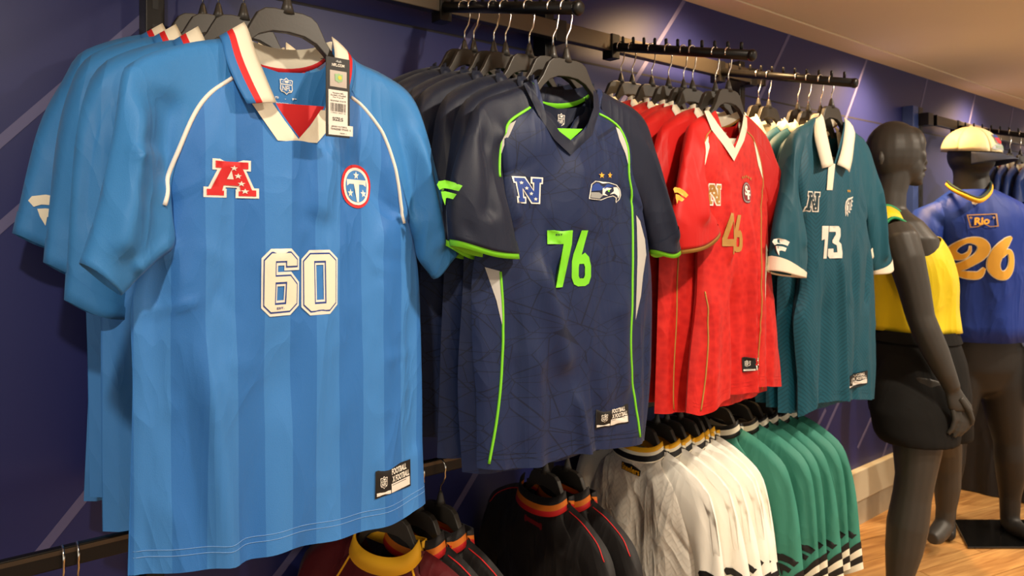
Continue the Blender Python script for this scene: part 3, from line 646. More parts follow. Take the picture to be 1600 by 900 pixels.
decal('badge_letter', [[(-.33, .15), (.33, .15), (.33, .0), (.25, .05), (.1, .05), (.03, -.36), (-.03, -.36), (-.1, .05), (-.25, .05), (-.33, .0)]], c, w, h, J1.bvh, M['white'], rb, .0032)
for x, y in ((0, .25), (-.22, -.16), (.22, -.16)): decal('badge_star', [star(x, y, .10)], c, w, h, J1.bvh, M['white'], rb, .0032, step=0)
for dg, px0, px1 in (('6', 408, 466), ('0', 472, 526)):
    a, b = f1.loc(px0, 441, -TF), f1.loc(px1, 440, -TF); w = b[0] - a[0]; h = .091; c = ((a[0] + b[0]) / 2, f1.loc((px0 + px1) / 2, 441, -TF)[1]); P = oct_digit(dg)
    n = decal('number_digit', [outset(P[0], .02)] + [P[1]], c, w, h, J1.bvh, M['white'], r1, .0012)
    decal('number_outline', [outset(P[0], -.025)] + [outset(P[1], .035)], c, w, h, J1.bvh, M['bluep'], n, .0017)
    decal('number_fill', [outset(P[0], -.05)] + [outset(P[1], .065)], c, w, h, J1.bvh, M['cream'], n, .0022)
    if dg == '6': text('number_print', 'EST.', (c[0], c[1] - h * .40), .012, .003, J1.bvh, M['bluep'], n, .0028, .02)
hem_label(J1, f1, [(588, 737), (652, 721), (650, 765), (588, 779)], -.04)

# price tag hung at the collar
q0, q1, q2, q3 = (f1.loc(*p, -.075) for p in ((502, 90), (543, 89), (549, 214), (506, 216)))
tw, th_ = .0385, q0[1] - q3[1]; tc_ = ((q0[0] + q2[0]) / 2, (q0[1] + q2[1]) / 2)
tg = thing('price_tag', 'black hang tag with barcode label hanging at the light blue collar', 'price tag', f1.O, f1.yaw)
def tq(name, x0, x1, y0, y1, m, parent, y, d=.0006): return box(name, tc_[0] + x0 * tw, tc_[0] + x1 * tw, y - d, y, tc_[1] + y0 * th_, tc_[1] + y1 * th_, m, parent)
YT = -.078
card = tq('card', -.5, .5, -.5, .5, M['card'], tg, YT, .0012); bevel_obj(card, .0004)
flat = BVHTree.FromPolygons([(-1, YT - .0012, -2), (1, YT - .0012, -2), (1, YT - .0012, 2), (-1, YT - .0012, 2)], [(0, 1, 2, 3)])
T_ = lambda x, y: (tc_[0] + x * tw, tc_[1] + y * th_)
text('card_lettering', 'NFL.COM', T_(0, .405), tw * .52, .0042, flat, M['white'], tg, .0004, .03)
decal('card_emblem', [[(-.5, -.2), (-.2, .5), (0, 0), (.3, .5), (.5, -.3), (.1, -.5)]], T_(.02, .455), tw * .26, .004, flat, M['silver'], tg, .0004, step=0)
hs = tq('hologram_sticker', -.34, .36, .13, .335, M['holo'], tg, YT - .0012, .0003)
decal('hologram_mark', [SHIELD], T_(.02, .245), tw * .34, .014, flat, mat('green_foil', rgb(150, 186, 140), .3, .4), hs, .0008, step=0); decal('hologram_mark', [circle(10, .5, .5)], T_(.06, .25), tw * .16, .006, flat, mat('yellow_foil', rgb(210, 200, 70), .3, .4), hs, .0011, step=0)
lb = tq('printed_label', -.40, .40, -.35, .09, M['paper'], tg, YT - .0012, .0003)
for s_, y, w_ in (('Fanatics NFL', .052, .46), ('Football x Football', .024, .62), ('Fan Top SS', -.004, .44), ('RK24-4569-1R-01TE', -.046, .64)): text('label_lettering', s_, T_(0, y), tw * w_, .0021, flat, M['blackp'], lb, .0007, .01)
random.seed(2); x = -.32
while x < .32:
    w_ = random.choice((.008, .014, .022)); decal('barcode_bar', [[(x, -.075), (x + w_, -.075), (x + w_, -.18), (x, -.18)]], tc_, tw, th_, flat, M['blackp'], lb, .0007, step=0); x += w_ + random.choice((.010, .016, .022))
text('label_lettering', '1 94321 26571 8', T_(0, -.197), tw * .6, .0018, flat, M['blackp'], lb, .0007, .0)
text('label_lettering', 'SIZE:S', T_(-.02, -.275), tw * .44, .0052, flat, M['blackp'], lb, .0007, .02)
l2 = tq('price_label', -.40, .62, -.475, -.345, M['paper'], tg, YT - .0014, .0004)
flat2 = BVHTree.FromPolygons([(-1, YT - .0018, -2), (1, YT - .0018, -2), (1, YT - .0018, 2), (-1, YT - .0018, 2)], [(0, 1, 2, 3)])
text('label_lettering', 'JERSEY FUTEBOL', T_(.04, -.372), tw * .66, .0026, flat2, M['blackp'], l2, .0004, .01); text('label_lettering', 'TENNESSEE TITANS - S', T_(.10, -.402), tw * .84, .0026, flat2, M['blackp'], l2, .0004, .01); text('label_lettering', '208491-1', T_(.20, -.45), tw * .28, .0018, flat2, M['blackp'], l2, .0004, .01)
tube('tag_string', [(tc_[0], YT, tc_[1] + th_ * .47), (tc_[0] - .004, -.066, tc_[1] + th_ * .52), (tc_[0] - .008, -.045, tc_[1] + th_ * .53)], .0006, M['blackp'], tg, 5)

# --- navy with lime trim, number 76
f2 = front_frame(AX[2], 885, 94, -2); L = f2.L
front_hanger(f2, 'black hanger of the navy jersey with lime number 76')
S2 = dict(
    L=dict(side=L([(745, 731), (744, 640), (738, 540), (737, 440), (752, 350), (776, 277)]), rag=Lrag(f2, [(776, 277), (783, 217), (797, 190), (833, 166), (838, 148), (830, 126)]),
           neck=Lneck(f2, [(890, 221), (872, 206), (853, 180), (845, 150), (838, 124)]), top=Lsl(f2, [(830, 126), (795, 141), (757, 154), (742, 166), (729, 190), (707, 260), (700, 318), (703, 374)], -.04),
           bot=Lsl(f2, [(776, 277), (787, 320), (800, 362), (808, 396)], -.04), cuff=L([(808, 396), (760, 392), (703, 374)], -.04), thc=[.030], yo=[-.04]),
    R=dict(side=L([(1006, 687), (1012, 620), (1016, 540), (1018, 460), (1014, 400), (1002, 335)]), rag=Lrag(f2, [(1002, 335), (990, 275), (986, 233), (972, 200), (943, 177), (939, 160), (940, 142)]),
           neck=Lneck(f2, [(890, 221), (913, 200), (929, 168), (934, 138)]), top=Lsl(f2, [(940, 142), (960, 154), (990, 170), (1010, 193), (1023, 233), (1037, 280), (1050, 340), (1059, 388)], -.005),
           bot=Lsl(f2, [(1002, 335), (1010, 362), (1018, 390)], -.005), cuff=L([(1018, 390), (1038, 396), (1059, 388)], -.005), thc=[.022], yo=[-.005]),
    center=Lcen(f2, [(862, 722), (868, 600), (876, 450), (884, 330), (890, 221)]), hem=[f2.loc(*p, -TF * math.sin(math.pi * t)) for p, t in zip([(745, 731), (775, 732), (821, 730), (862, 721), (897, 709), (943, 701), (1006, 687)], along([(745, 731), (775, 732), (821, 730), (862, 721), (897, 709), (943, 701), (1006, 687)]))], backneck=-.088)
S2['folds'] = [(*f2.loc(905, 560), *f2.loc(920, 715), .010, -.007), (*f2.loc(878, 600), *f2.loc(896, 712), .012, .012), (*f2.loc(822, 400), *f2.loc(860, 560), .022, .012), (*f2.loc(820, 520), *f2.loc(820, 730), .018, .009), (*f2.loc(790, 420), *f2.loc(790, 728), .014, -.006),
               (*f2.loc(760, 190), *f2.loc(790, 340), .014, .010), (*f2.loc(735, 200), *f2.loc(730, 330), .016, -.008), (*f2.loc(955, 440), *f2.loc(960, 600), .02, .006), (*f2.loc(1000, 480), *f2.loc(1000, 690), .012, -.007), (*f2.loc(1010, 230), *f2.loc(1040, 370), .012, .008),
               (*f2.loc(890, 250), *f2.loc(885, 350), .025, .006), (*f2.loc(840, 340), *f2.loc(850, 460), .016, -.006)]
S2['folds'] = [(*q[:5], q[5] * 1.45) for q in S2['folds']]
r2 = thing('football_jersey', 'dark navy V-neck jersey with lime green number 76 and bird head badge', 'jersey', f2.O, f2.yaw)
J2 = build_jersey(r2, S2, M['navy'], M['navy_plain'], M['navy_plain'], nu=30, nv1=56, nv2=28, seed=11)
hem_lines(J2, S2, M['navy_plain'], .018)
for key in 'LR': cuff_band(J2, key, M['navy_plain'], 4, .002); cuff_band(J2, key, M['lime'], 1, .0, .010, 'cuff_edge')
poly_decal('collar_band', L([(826, 128), (838, 124), (845, 150), (853, 180), (872, 206), (890, 221), (913, 200), (929, 168), (934, 139), (944, 146), (940, 172), (921, 212), (887, 243), (862, 218), (839, 180)], -.03), J2.bvh, M['navy_plain'], r2, .003)
back_collar(r2, S2, .037, [M['lime'], M['navy_plain']], [0, .28, 1], dip=.022)
tri = L([(871, 200), (913, 201), (890, 222)], -.03); mk('neck_insert', [(p[0], -.026, p[1]) for p in tri], [(0, 2, 1)], M['lime'], r2, smooth=False)
shield(f2.loc(880, 187, .02), .018, .026, J2.bvh_back, r2, M['navy_plain'], M['paper'], .002)
PL = dict(lift=.0004)
piping(J2, L([(776, 277), (779, 245), (783, 217), (797, 190), (833, 167)], -.03), M['lime'], .0026, **PL); piping(J2, L([(943, 177), (958, 185), (974, 201), (986, 232), (988, 275), (994, 310), (993, 353), (990, 400), (988, 450), (986, 528), (992, 594), (1004, 684)], -.035), M['lime'], .0026, 60, **PL)
piping(J2, L([(787, 425), (792, 500), (790, 575), (783, 660), (775, 729)], -.035), M['lime'], .0026, **PL)
poly_decal('side_panel', L([(808, 188), (800, 205), (788, 240), (777, 275), (780, 240), (785, 217), (797, 193)], -.03), J2.bvh, M['grey_panel'], r2, .0012)
poly_decal('side_panel', L([(964, 198), (972, 203), (984, 232), (987, 270), (978, 240), (968, 218)], -.03), J2.bvh, M['grey_panel'], r2, .0012)
poly_decal('side_panel', L([(995, 336), (1002, 345), (1012, 375), (1013, 398), (1004, 430), (999, 462), (990, 500), (990, 450), (993, 400), (995, 353)], -.025), J2.bvh, M['grey_panel'], r2, .0012)
poly_decal('side_panel', L([(768, 418), (786, 424), (790, 470), (791, 512), (782, 470)], -.035), J2.bvh, M['grey_panel'], r2, .0012)
letter_badge(J2, 'N', f2.loc(828, 297, -TF), .058, .042, M['bluep'], M['white'], M['white'], .06)
c = f2.loc(946, 300, -TF); w, h = .092, .037
HAWK = [(-.5, -.36), (-.42, .34), (-.30, .5), (.10, .46), (.34, .38), (.46, .18), (.5, -.10), (.44, -.34), (.34, -.5), (.36, -.26), (.22, -.16), (.02, -.26), (-.16, -.40)]
hb = decal('bird_badge', [outset(HAWK, .035)], c, w, h, J2.bvh, M['white'], r2, .0012)
decal('bird_head', [HAWK], c, w, h, J2.bvh, M['navyp'], hb, .0018)
decal('bird_crown', [[(-.41, .30), (-.30, .42), (.08, .40), (.28, .32), (.10, .26), (-.05, .16), (-.2, .06), (-.46, .0)]], c, w, h, J2.bvh, M['bluep'], hb, .0023, step=0)
decal('bird_neck', [[(-.47, -.06), (-.22, -.04), (-.10, -.18), (-.2, -.36), (-.48, -.32)]], c, w, h, J2.bvh, M['silver'], hb, .0023, step=0)
decal('bird_beak', [[(.22, .26), (.36, .28), (.44, .14), (.47, -.10), (.40, -.30), (.38, -.16), (.26, -.06), (.10, -.12), (.24, .06)]], c, w, h, J2.bvh, M['white'], hb, .0023, step=0)
decal('bird_face', [[(-.12, .18), (.0, .22), (.16, .20), (.10, .12), (-.02, .06), (-.06, -.08), (.04, -.2), (-.12, -.16)]], c, w, h, J2.bvh, M['white'], hb, .0023, step=0); decal('bird_eye', [circle(10, .03, .06, .06, .06)], c, w, h, J2.bvh, M['lime'], hb, .0028, step=0)
for px in (939, 952): decal('badge_star', [star(0, 0, .5)], f2.loc(px, 274, -TF), .0145, .0125, J2.bvh, M['goldy'], r2, .0016, step=0)
a = f2.loc(859, 359, -TF); b = f2.loc(923, 447, -TF); W = b[0] - a[0]; H = a[1] - b[1]
n = decal('number_digit', [D7], (a[0] + W * .255, a[1] - H / 2), W * .51, H * .98, J2.bvh, M['lime'], r2, .0015); text('number_print', 'EST', (a[0] + W * .22, a[1] - H * .085), .012, .0035, J2.bvh, M['navyp'], n, .002, .02)
decal('number_digit', D6, (a[0] + W * .755, a[1] - H / 2), W * .47, H * .98, J2.bvh, M['lime'], r2, .0015)
hem_label(J2, f2, [(937, 641), (986, 633), (987, 663), (938, 671)], -.04)
flag_logo(J2, f2.loc(714, 300, -.07), .038, .040, M['lime'])

# --- red with white V collar
f3 = front_frame(AX[3], 1138, 141, 4); L = f3.L
front_hanger(f3, 'black hanger of the red jersey with gold number 4')
S3 = dict(
    L=dict(side=L([(1072, 645), (1078, 560), (1088, 470), (1090, 400), (1088, 350), (1090, 314)]), rag=Lrag(f3, [(1090, 314), (1091, 275), (1095, 242), (1106, 215), (1116, 203), (1114, 190), (1110, 174)]),
           neck=Lneck(f3, [(1144, 232), (1136, 216), (1127, 196), (1118, 173)]), top=Lsl(f3, [(1110, 174), (1094, 182), (1079, 191), (1073, 204), (1066, 242), (1058, 290), (1050, 345), (1056, 391)], -.03),
           bot=Lsl(f3, [(1090, 314), (1100, 326), (1110, 340), (1119, 354)], -.03), cuff=L([(1119, 354), (1092, 380), (1056, 391)], -.03), thc=[.026], yo=[-.03]),
    R=dict(side=L([(1215, 602), (1213, 555), (1208, 493), (1202, 431), (1196, 375), (1193, 322)]), rag=Lrag(f3, [(1193, 322), (1192, 283), (1190, 261), (1180, 219), (1168, 205), (1167, 190), (1171, 184)]),
           neck=Lneck(f3, [(1144, 232), (1151, 217), (1159, 197), (1165, 180)]), top=Lsl(f3, [(1171, 184), (1180, 192), (1193, 208), (1204, 232), (1219, 283), (1230, 325), (1237, 354)], -.005),
           bot=Lsl(f3, [(1193, 322), (1196, 345), (1205, 362), (1222, 380)], -.005), cuff=L([(1222, 380), (1230, 368), (1237, 354)], -.005), thc=[.022], yo=[-.005]),
    center=Lcen(f3, [(1140, 626), (1142, 520), (1144, 400), (1145, 300), (1144, 232)]), hem=[f3.loc(*p, -TF * math.sin(math.pi * t)) for p, t in zip([(1072, 645), (1096, 648), (1129, 629), (1140, 624), (1162, 614), (1183, 604), (1215, 602)], along([(1072, 645), (1096, 648), (1129, 629), (1140, 624), (1162, 614), (1183, 604), (1215, 602)]))], backneck=-.088)
S3['folds'] = [(*f3.loc(1128, 430), *f3.loc(1130, 630), .016, -.014), (*f3.loc(1148, 300), *f3.loc(1152, 620), .012, .014), (*f3.loc(1160, 340), *f3.loc(1164, 612), .010, -.012), (*f3.loc(1100, 430), *f3.loc(1096, 640), .02, .005), (*f3.loc(1184, 420), *f3.loc(1184, 604), .010, -.010),
               (*f3.loc(1078, 210), *f3.loc(1066, 340), .02, .010), (*f3.loc(1205, 250), *f3.loc(1222, 350), .014, .008), (*f3.loc(1115, 260), *f3.loc(1118, 400), .012, .008)]
S3['folds'] = [(*q[:5], q[5] * 1.45) for q in S3['folds']]
r3 = thing('football_jersey', 'red jersey with white V collar, gold number 4 and round team badge', 'jersey', f3.O, f3.yaw)
J3 = build_jersey(r3, S3, M['red'], M['red_plain'], M['red_plain'], nu=26, nv1=48, nv2=24, seed=21)
hem_lines(J3, S3, M['red_plain'], .018)
for key in 'LR': cuff_band(J3, key, M['red_plain'], 4, .002); cuff_band(J3, key, M['gold'], 1, .0, .010, 'cuff_edge')
poly_decal('collar_band', L([(1110, 172), (1118, 171), (1127, 196), (1136, 216), (1144, 232), (1151, 217), (1159, 197), (1165, 178), (1172, 184), (1168, 200), (1160, 220), (1143, 252), (1128, 228), (1117, 202)], -.03), J3.bvh, M['cream'], r3, .003)
back_collar(r3, S3, .037, [M['gold'], M['cream']], [0, .25, 1], dip=.022)
tri = L([(1134, 216), (1154, 216), (1144, 234)], -.03); mk('neck_insert', [(p[0], -.026, p[1]) for p in tri], [(0, 2, 1)], M['cream'], r3, smooth=False)
shield(f3.loc(1133, 212, .02), .016, .022, J3.bvh_back, r3, M['redp'], M['paper'], .002)
piping(J3, L([(1096, 272), (1098, 242), (1107, 215), (1117, 203)], -.03), M['gold'], .0016); piping(J3, L([(1168, 206), (1180, 219), (1189, 255), (1192, 290), (1190, 360), (1187, 450), (1185, 530), (1185, 600)], -.03), M['gold'], .0018, 50); piping(J3, L([(1110, 456), (1110, 500), (1105, 590), (1101, 643)], -.03), M['gold'], .0018)
poly_decal('side_panel', L([(1111, 212), (1108, 230), (1102, 255), (1095, 279), (1097, 245), (1103, 222)], -.03), J3.bvh, M['cream'], r3, .0012)
poly_decal('side_panel', L([(1179, 220), (1185, 230), (1189, 255), (1191, 280), (1183, 258)], -.03), J3.bvh, M['cream'], r3, .0012)
poly_decal('side_panel', L([(1194, 380), (1199, 392), (1199, 405), (1190, 440), (1186, 470), (1188, 430)], -.02), J3.bvh, M['cream'], r3, .0012)
letter_badge(J3, 'N', f3.loc(1120, 304, -TF), .040, .044, M['gold'], M['white'], M['white'], .07)
c = f3.loc(1167, 301, -TF); w, h = .052, .052
rb = decal('round_badge', [circle(32)], c, w, h, J3.bvh, M['maroonp'], r3, .0012); decal('badge_ring', [circle(32, .46, .46)], c, w, h, J3.bvh, M['silver'], rb, .0018); decal('badge_field', [circle(32, .40, .40)], c, w, h, J3.bvh, M['maroonp'], rb, .0023)
text('badge_letter', 'S', (c[0] - w * .09, c[1] + h * .10), w * .34, h * .46, J3.bvh, M['white'], rb, .0029, .05); text('badge_letter', 'F', (c[0] + w * .12, c[1] - h * .10), w * .32, h * .44, J3.bvh, M['white'], rb, .0033, .05)
for k in range(5): decal('badge_star', [star(0, 0, .5)], (c[0] + (k - 2) * .0115, c[1] + .039 - abs(k - 2) * .002), .010, .0095, J3.bvh, M['gold'], r3, .0016, step=0)
a = f3.loc(1129, 332, -TF); b = f3.loc(1153, 397, -TF); W = b[0] - a[0]; H = a[1] - b[1]
decal('number_digit', D4, (a[0] + W * .37, a[1] - H / 2), W * .74, H, J3.bvh, M['gold'], r3, .0015); decal('number_digit', D6, (a[0] + W * .92, a[1] - H / 2), W * .62, H * .9, J3.bvh, M['gold'], r3, .0015)
hem_label(J3, f3, [(1160, 556), (1187, 555), (1187, 578), (1160, 578)], -.035)
flag_logo(J3, f3.loc(1089, 306, -.08), .036, .036, M['goldy'], -.35)

# --- teal polo
f4 = front_frame(AX[4], 1299, 167, 2); L = f4.L
front_hanger(f4, 'black hanger of the teal polo jersey with white number 13')
S4 = dict(
    L=dict(side=L([(1247, 652), (1246, 593), (1242, 547), (1240, 500), (1250, 440), (1250, 350)]), rag=Lrag(f4, [(1250, 350), (1248, 290), (1253, 240), (1262, 210), (1269, 195), (1270, 184)]),
           neck=Lneck(f4, [(1301, 256), (1296, 235), (1290, 208), (1284, 182)]), top=Lsl(f4, [(1270, 184), (1258, 193), (1244, 200), (1235, 210), (1229, 233), (1222, 290), (1212, 350), (1204, 420)], -.02),
           bot=Lsl(f4, [(1250, 350), (1257, 390), (1257, 415), (1254, 432)], -.02), cuff=L([(1254, 432), (1230, 428), (1204, 420)], -.02), thc=[.030], yo=[-.02]),
    R=dict(side=L([(1361, 622), (1365, 567), (1364, 520), (1362, 460), (1360, 410), (1350, 350)]), rag=Lrag(f4, [(1350, 350), (1348, 290), (1344, 245), (1336, 220), (1330, 205), (1328, 194)]),
           neck=Lneck(f4, [(1301, 256), (1308, 238), (1315, 212), (1319, 188)]), top=Lsl(f4, [(1328, 194), (1338, 208), (1350, 218), (1358, 234), (1366, 264), (1372, 294), (1380, 345), (1387, 415)], 0),
           bot=Lsl(f4, [(1350, 350), (1354, 385), (1358, 410), (1363, 427)], 0), cuff=L([(1363, 427), (1376, 424), (1387, 415)], 0), thc=[.026], yo=[0]),
    center=Lcen(f4, [(1303, 629), (1304, 520), (1304, 400), (1303, 320), (1301, 256)]), hem=[f4.loc(*p, -TF * math.sin(math.pi * t)) for p, t in zip([(1247, 652), (1262, 645), (1285, 634), (1303, 627), (1320, 625), (1340, 623), (1361, 622)], along([(1247, 652), (1262, 645), (1285, 634), (1303, 627), (1320, 625), (1340, 623), (1361, 622)]))], backneck=-.088)
S4['folds'] = [(*f4.loc(1290, 380), *f4.loc(1298, 632), .014, .014), (*f4.loc(1276, 430), *f4.loc(1270, 640), .02, -.012), (*f4.loc(1318, 380), *f4.loc(1318, 624), .014, -.008), (*f4.loc(1340, 430), *f4.loc(1342, 622), .02, .003), (*f4.loc(1246, 230), *f4.loc(1232, 380), .018, .007), (*f4.loc(1362, 260), *f4.loc(1370, 400), .014, .010), (*f4.loc(1350, 380), *f4.loc(1340, 470), .014, -.010)]
S4['folds'] = [(*q[:5], q[5] * 1.45) for q in S4['folds']]
r4 = thing('football_jersey', 'teal polo jersey with white collar, white number 13 and eagle badge', 'jersey', f4.O, f4.yaw)
J4 = build_jersey(r4, S4, M['teal'], M['teal_plain'], M['teal_plain'], nu=24, nv1=46, nv2=24, seed=31)
hem_lines(J4, S4, M['teal_plain'], .02)
for key in 'LR': cuff_band(J4, key, M['cream'], 2, .003, .004)
loft_strip('collar_flap', Lfl(f4, [(1268, 190), (1271, 215), (1278, 240), (1285, 263)], -.002, -.050), Lfl(f4, [(1283, 178), (1290, 205), (1296, 232), (1302, 257)], 0, -.044), (-.002, -.050), (0, -.044), [M['cream']], [0, 1], r4)
loft_strip('collar_flap', Lfl(f4, [(1334, 204), (1333, 225), (1331, 248), (1327, 269)], -.002, -.050), Lfl(f4, [(1319, 184), (1319, 205), (1315, 232), (1308, 257)], 0, -.044), (-.002, -.050), (0, -.044), [M['cream']], [0, 1], r4)
back_collar(r4, S4, .037, [M['gold'], M['cream']], [0, .2, 1], dip=.022)
poly_decal('placket', L([(1296, 256), (1305, 256), (1300, 297), (1292, 297)], -.042), J4.bvh, M['cream'], r4, .003)
shield(f4.loc(1295, 222, .02), .016, .022, J4.bvh_back, r4, M['tealp'], M['paper'], .002)
letter_badge(J4, 'N', f4.loc(1274, 315, -TF), .056, .048, M['tealp'], M['white'], M['white'], .07)
c = f4.loc(1327, 322, -TF); w, h = .054, .054
EAG = [(-.45, -.5), (-.5, -.1), (-.38, .2), (-.1, .38), (.5, .5), (.32, .34), (.44, .26), (.26, .16), (.38, .04), (.2, -.02), (.28, -.16), (.08, -.16), (.1, -.34), (-.1, -.26), (-.18, -.5), (-.3, -.3)]
eb = decal('bird_badge', [outset(EAG, .03)], c, w, h, J4.bvh, M['white'], r4, .0012, step=.01); decal('bird_head', [[(x * .86, y * .86) for x, y in EAG]], c, w, h, J4.bvh, M['silver'], eb, .0018, step=.01)
decal('bird_face', [[(-.36, -.28), (-.36, 0), (-.16, .2), (.0, .14), (-.16, .02), (-.2, -.2)]], c, w, h, J4.bvh, M['white'], eb, .0023, step=0); decal('bird_eye', [[(-.24, .06), (-.08, .12), (-.16, .0)]], c, w, h, J4.bvh, M['blackp'], eb, .0028, step=0); decal('bird_feather', [[(.02, .30), (.30, .36), (.06, .18)]], c, w, h, J4.bvh, M['blackp'], eb, .0023, step=0)
for k in (-1, 1): decal('badge_star', [star(0, 0, .5)], (c[0] + k * .006, c[1] + .043), .011, .011, J4.bvh, M['goldy'], r4, .0016, step=0)
a = f4.loc(1285, 353, -TF); b = f4.loc(1312, 403, -TF); W = b[0] - a[0]; H = a[1] - b[1]
decal('number_digit', [[(-.5, .5), (.42, .5), (.42, -.5), (-.10, -.5), (-.10, .1), (-.5, .06)]], (a[0] + W * .16, a[1] - H / 2), W * .34, H, J4.bvh, M['white'], r4, .0015); decal('number_digit', [D3], (a[0] + W * .68, a[1] - H / 2), W * .66, H, J4.bvh, M['white'], r4, .0015)
hem_label(J4, f4, [(1325, 582), (1355, 583), (1353, 605), (1325, 603)], -.035)
flag_logo(J4, f4.loc(1228, 386, -.05), .056, .044, M['white'])
# ------------------------------------------------------------------ the jerseys behind them, arm by arm
def gspec(length=.755, hw=.215, v=-.16, flare=0.0, sl=0.0, seed=0, backneck=-.088, long=0.0):
    rng = random.Random(seed); j = lambda a: rng.uniform(-a, a)
    def side():
        o = flare + j(.012); d = sl + j(.012)
        return dict(side=[(-hw + j(.01), -length), (-hw + j(.008), -.6), (-hw + .004, -.45), (-hw + .012, -.34), (-.178, -.27)], rag=[(-.178, -.27), (-.160, -.20), (-.125, -.12), (-.085, -.085), (-.082, -.06), (-.086, -.048)],
                    neck=[(0, v), (-.035, v + .035), (-.062, -.10), (-.074, -.046)], top=[(-.086, -.048), (-.13, -.062), (-.18, -.086), (-.212, -.110), (-.232, -.150), (-.252 - o * .5, -.24), (-.268 - o, -.35 - d - long)],
                    bot=[(-.178, -.27), (-.180, -.32), (-.178 - o * .5, -.385 - d - long)], cuff=[(-.178 - o * .5, -.385 - d - long), (-.225 - o * .8, -.375 - d - long), (-.268 - o, -.35 - d - long)], thc=[.02], yo=[-.008])
    Ls, Rs = side(), mirror(side())
    S = dict(L=Ls, R=Rs, center=[(0, -length - .006), (0, -.5), (0, v)], hem=[Ls['side'][0], (-hw * .5, -length - .005), (0, -length - .006), (hw * .5, -length - .005), Rs['side'][0]], backneck=backneck)
    S['folds'] = [(j(.03) + x, -.40, j(.03) + x, -length, .014 + rng.random() * .012, rng.choice((-1, 1)) * (.008 + rng.random() * .008)) for x in (-.16, -.09, -.02, .06, .14)]
    S['folds'] += [(s * .215, -.13, s * .235, -.34, .014, rng.choice((-.008, .008))) for s in (-1, 1)]
    return S
def band_collar(J, S, w, m, name='collar_band'):
    pts = [*S['L']['neck'][::-1], *S['R']['neck'][1:]]; A = cat(pts, 26); T = np.gradient(A, axis=0); N = np.stack([T[:, 1], -T[:, 0]], 1); N /= np.linalg.norm(N, axis=1)[:, None]
    B = A + N * w; V, Fc = [], []
    for a, b in zip(A, B): V += [(a[0], surf_y(J.bvh, a[0], a[1]) - .002, a[1]), (b[0], surf_y(J.bvh, b[0], b[1]) - .003, b[1])]
    for i in range(25): Fc.append((2 * i, 2 * i + 1, 2 * i + 3, 2 * i + 2))
    o = mk(name, V, Fc, m, J.root); s = o.modifiers.new('thick', 'SOLIDIFY'); s.thickness = .002; return o
def flaps(J, S, mats, fr, root):
    for key, sg in (('L', -1), ('R', 1)):
        loft_strip('collar_flap', [(sg * .112, -.058), (sg * .108, -.09), (sg * .096, -.125), (sg * .080, -.155)], [(sg * .074, -.028), (sg * .062, -.07), (sg * .048, -.11), (sg * .032, -.152)], (-.002, -.042), (0, -.038), mats, fr, root, n=8)
def blue_kind(t, seed, **k):
    S = gspec(seed=seed, v=-.18, **k); J = build_jersey(t, S, M['blue'], M['blue_plain'], M['blue_plain'], nu=12, nv1=20, nv2=12, seed=seed)
    flaps(J, S, [M['blue_rib'], M['redp'], M['cream']], [0, .25, .45, 1], t); back_collar(t, S, .037, [M['redp'], M['cream']], [0, .2, 1], n=10)
    for key in 'LR': cuff_band(J, key, M['blue_plain'], 3, .0012)
    r = S['L']['rag']; piping(J, r[:4], M['white'], .003, 14); piping(J, S['R']['rag'][:4], M['white'], .003, 14)
    c = S['L']['cuff'][1]
    if seed == 102: flag_logo(J, (c[0] - .004, c[1] + .062), .056, .05, M['cream'])
    return J
def navy_kind(t, seed, **k):
    S = gspec(seed=seed, v=-.15, **k); J = build_jersey(t, S, M['navy'], M['navy_plain'], M['navy_plain'], nu=12, nv1=20, nv2=12, seed=seed)
    band_collar(J, S, .024, M['navy_plain']); back_collar(t, S, .037, [M['lime'], M['navy_plain']], [0, .28, 1], n=10)
    for key in 'LR': cuff_band(J, key, M['navy_plain'], 4, .002); cuff_band(J, key, M['lime'], 1, 0, .010, 'cuff_edge')
    for key in 'LR':
        q = S[key]['side']; sg = -1 if key == 'L' else 1; piping(J, [(sg * .172, -.36), (sg * .168, -.50), (sg * .172, -.62), (sg * .180, -.745)], M['lime'], .0026, 18)
        poly_decal('side_panel', [(sg * .196, -.34), (sg * .174, -.34), (sg * .170, -.46), (sg * .176, -.42)][::sg], J.bvh, M['grey_panel'], t)
    c = S['L']['cuff'][1]; flag_logo(J, (c[0] - .005, c[1] + .085), .046, .048, M['lime']); return J
def red_kind(t, seed, **k):
    S = gspec(seed=seed, v=-.16, **k); J = build_jersey(t, S, M['red'], M['red_plain'], M['red_plain'], nu=12, nv1=20, nv2=12, seed=seed)
    band_collar(J, S, .022, M['cream']); back_collar(t, S, .037, [M['gold'], M['cream']], [0, .25, 1], n=10)
    for key in 'LR':
        cuff_band(J, key, M['red_plain'], 4, .002); cuff_band(J, key, M['gold'], 1, 0, .010, 'cuff_edge'); sg = -1 if key == 'L' else 1; piping(J, [(sg * .168, -.40), (sg * .166, -.55), (sg * .176, -.75)], M['gold'], .0018, 16)
    c = S['L']['cuff'][1]; flag_logo(J, (c[0] - .004, c[1] + .09), .05, .05, M['goldy']); return J
def teal_kind(t, seed, **k):
    S = gspec(seed=seed, v=-.16, length=.83, hw=.225, sl=.05, **k); J = build_jersey(t, S, M['teal'], M['teal_plain'], M['teal_plain'], nu=12, nv1=20, nv2=12, seed=seed)
    flaps(J, S, [M['cream']], [0, 1], t); back_collar(t, S, .037, [M['gold'], M['cream']], [0, .2, 1], n=10)
    for key in 'LR': cuff_band(J, key, M['cream'], 3, .003, .006)
    return J
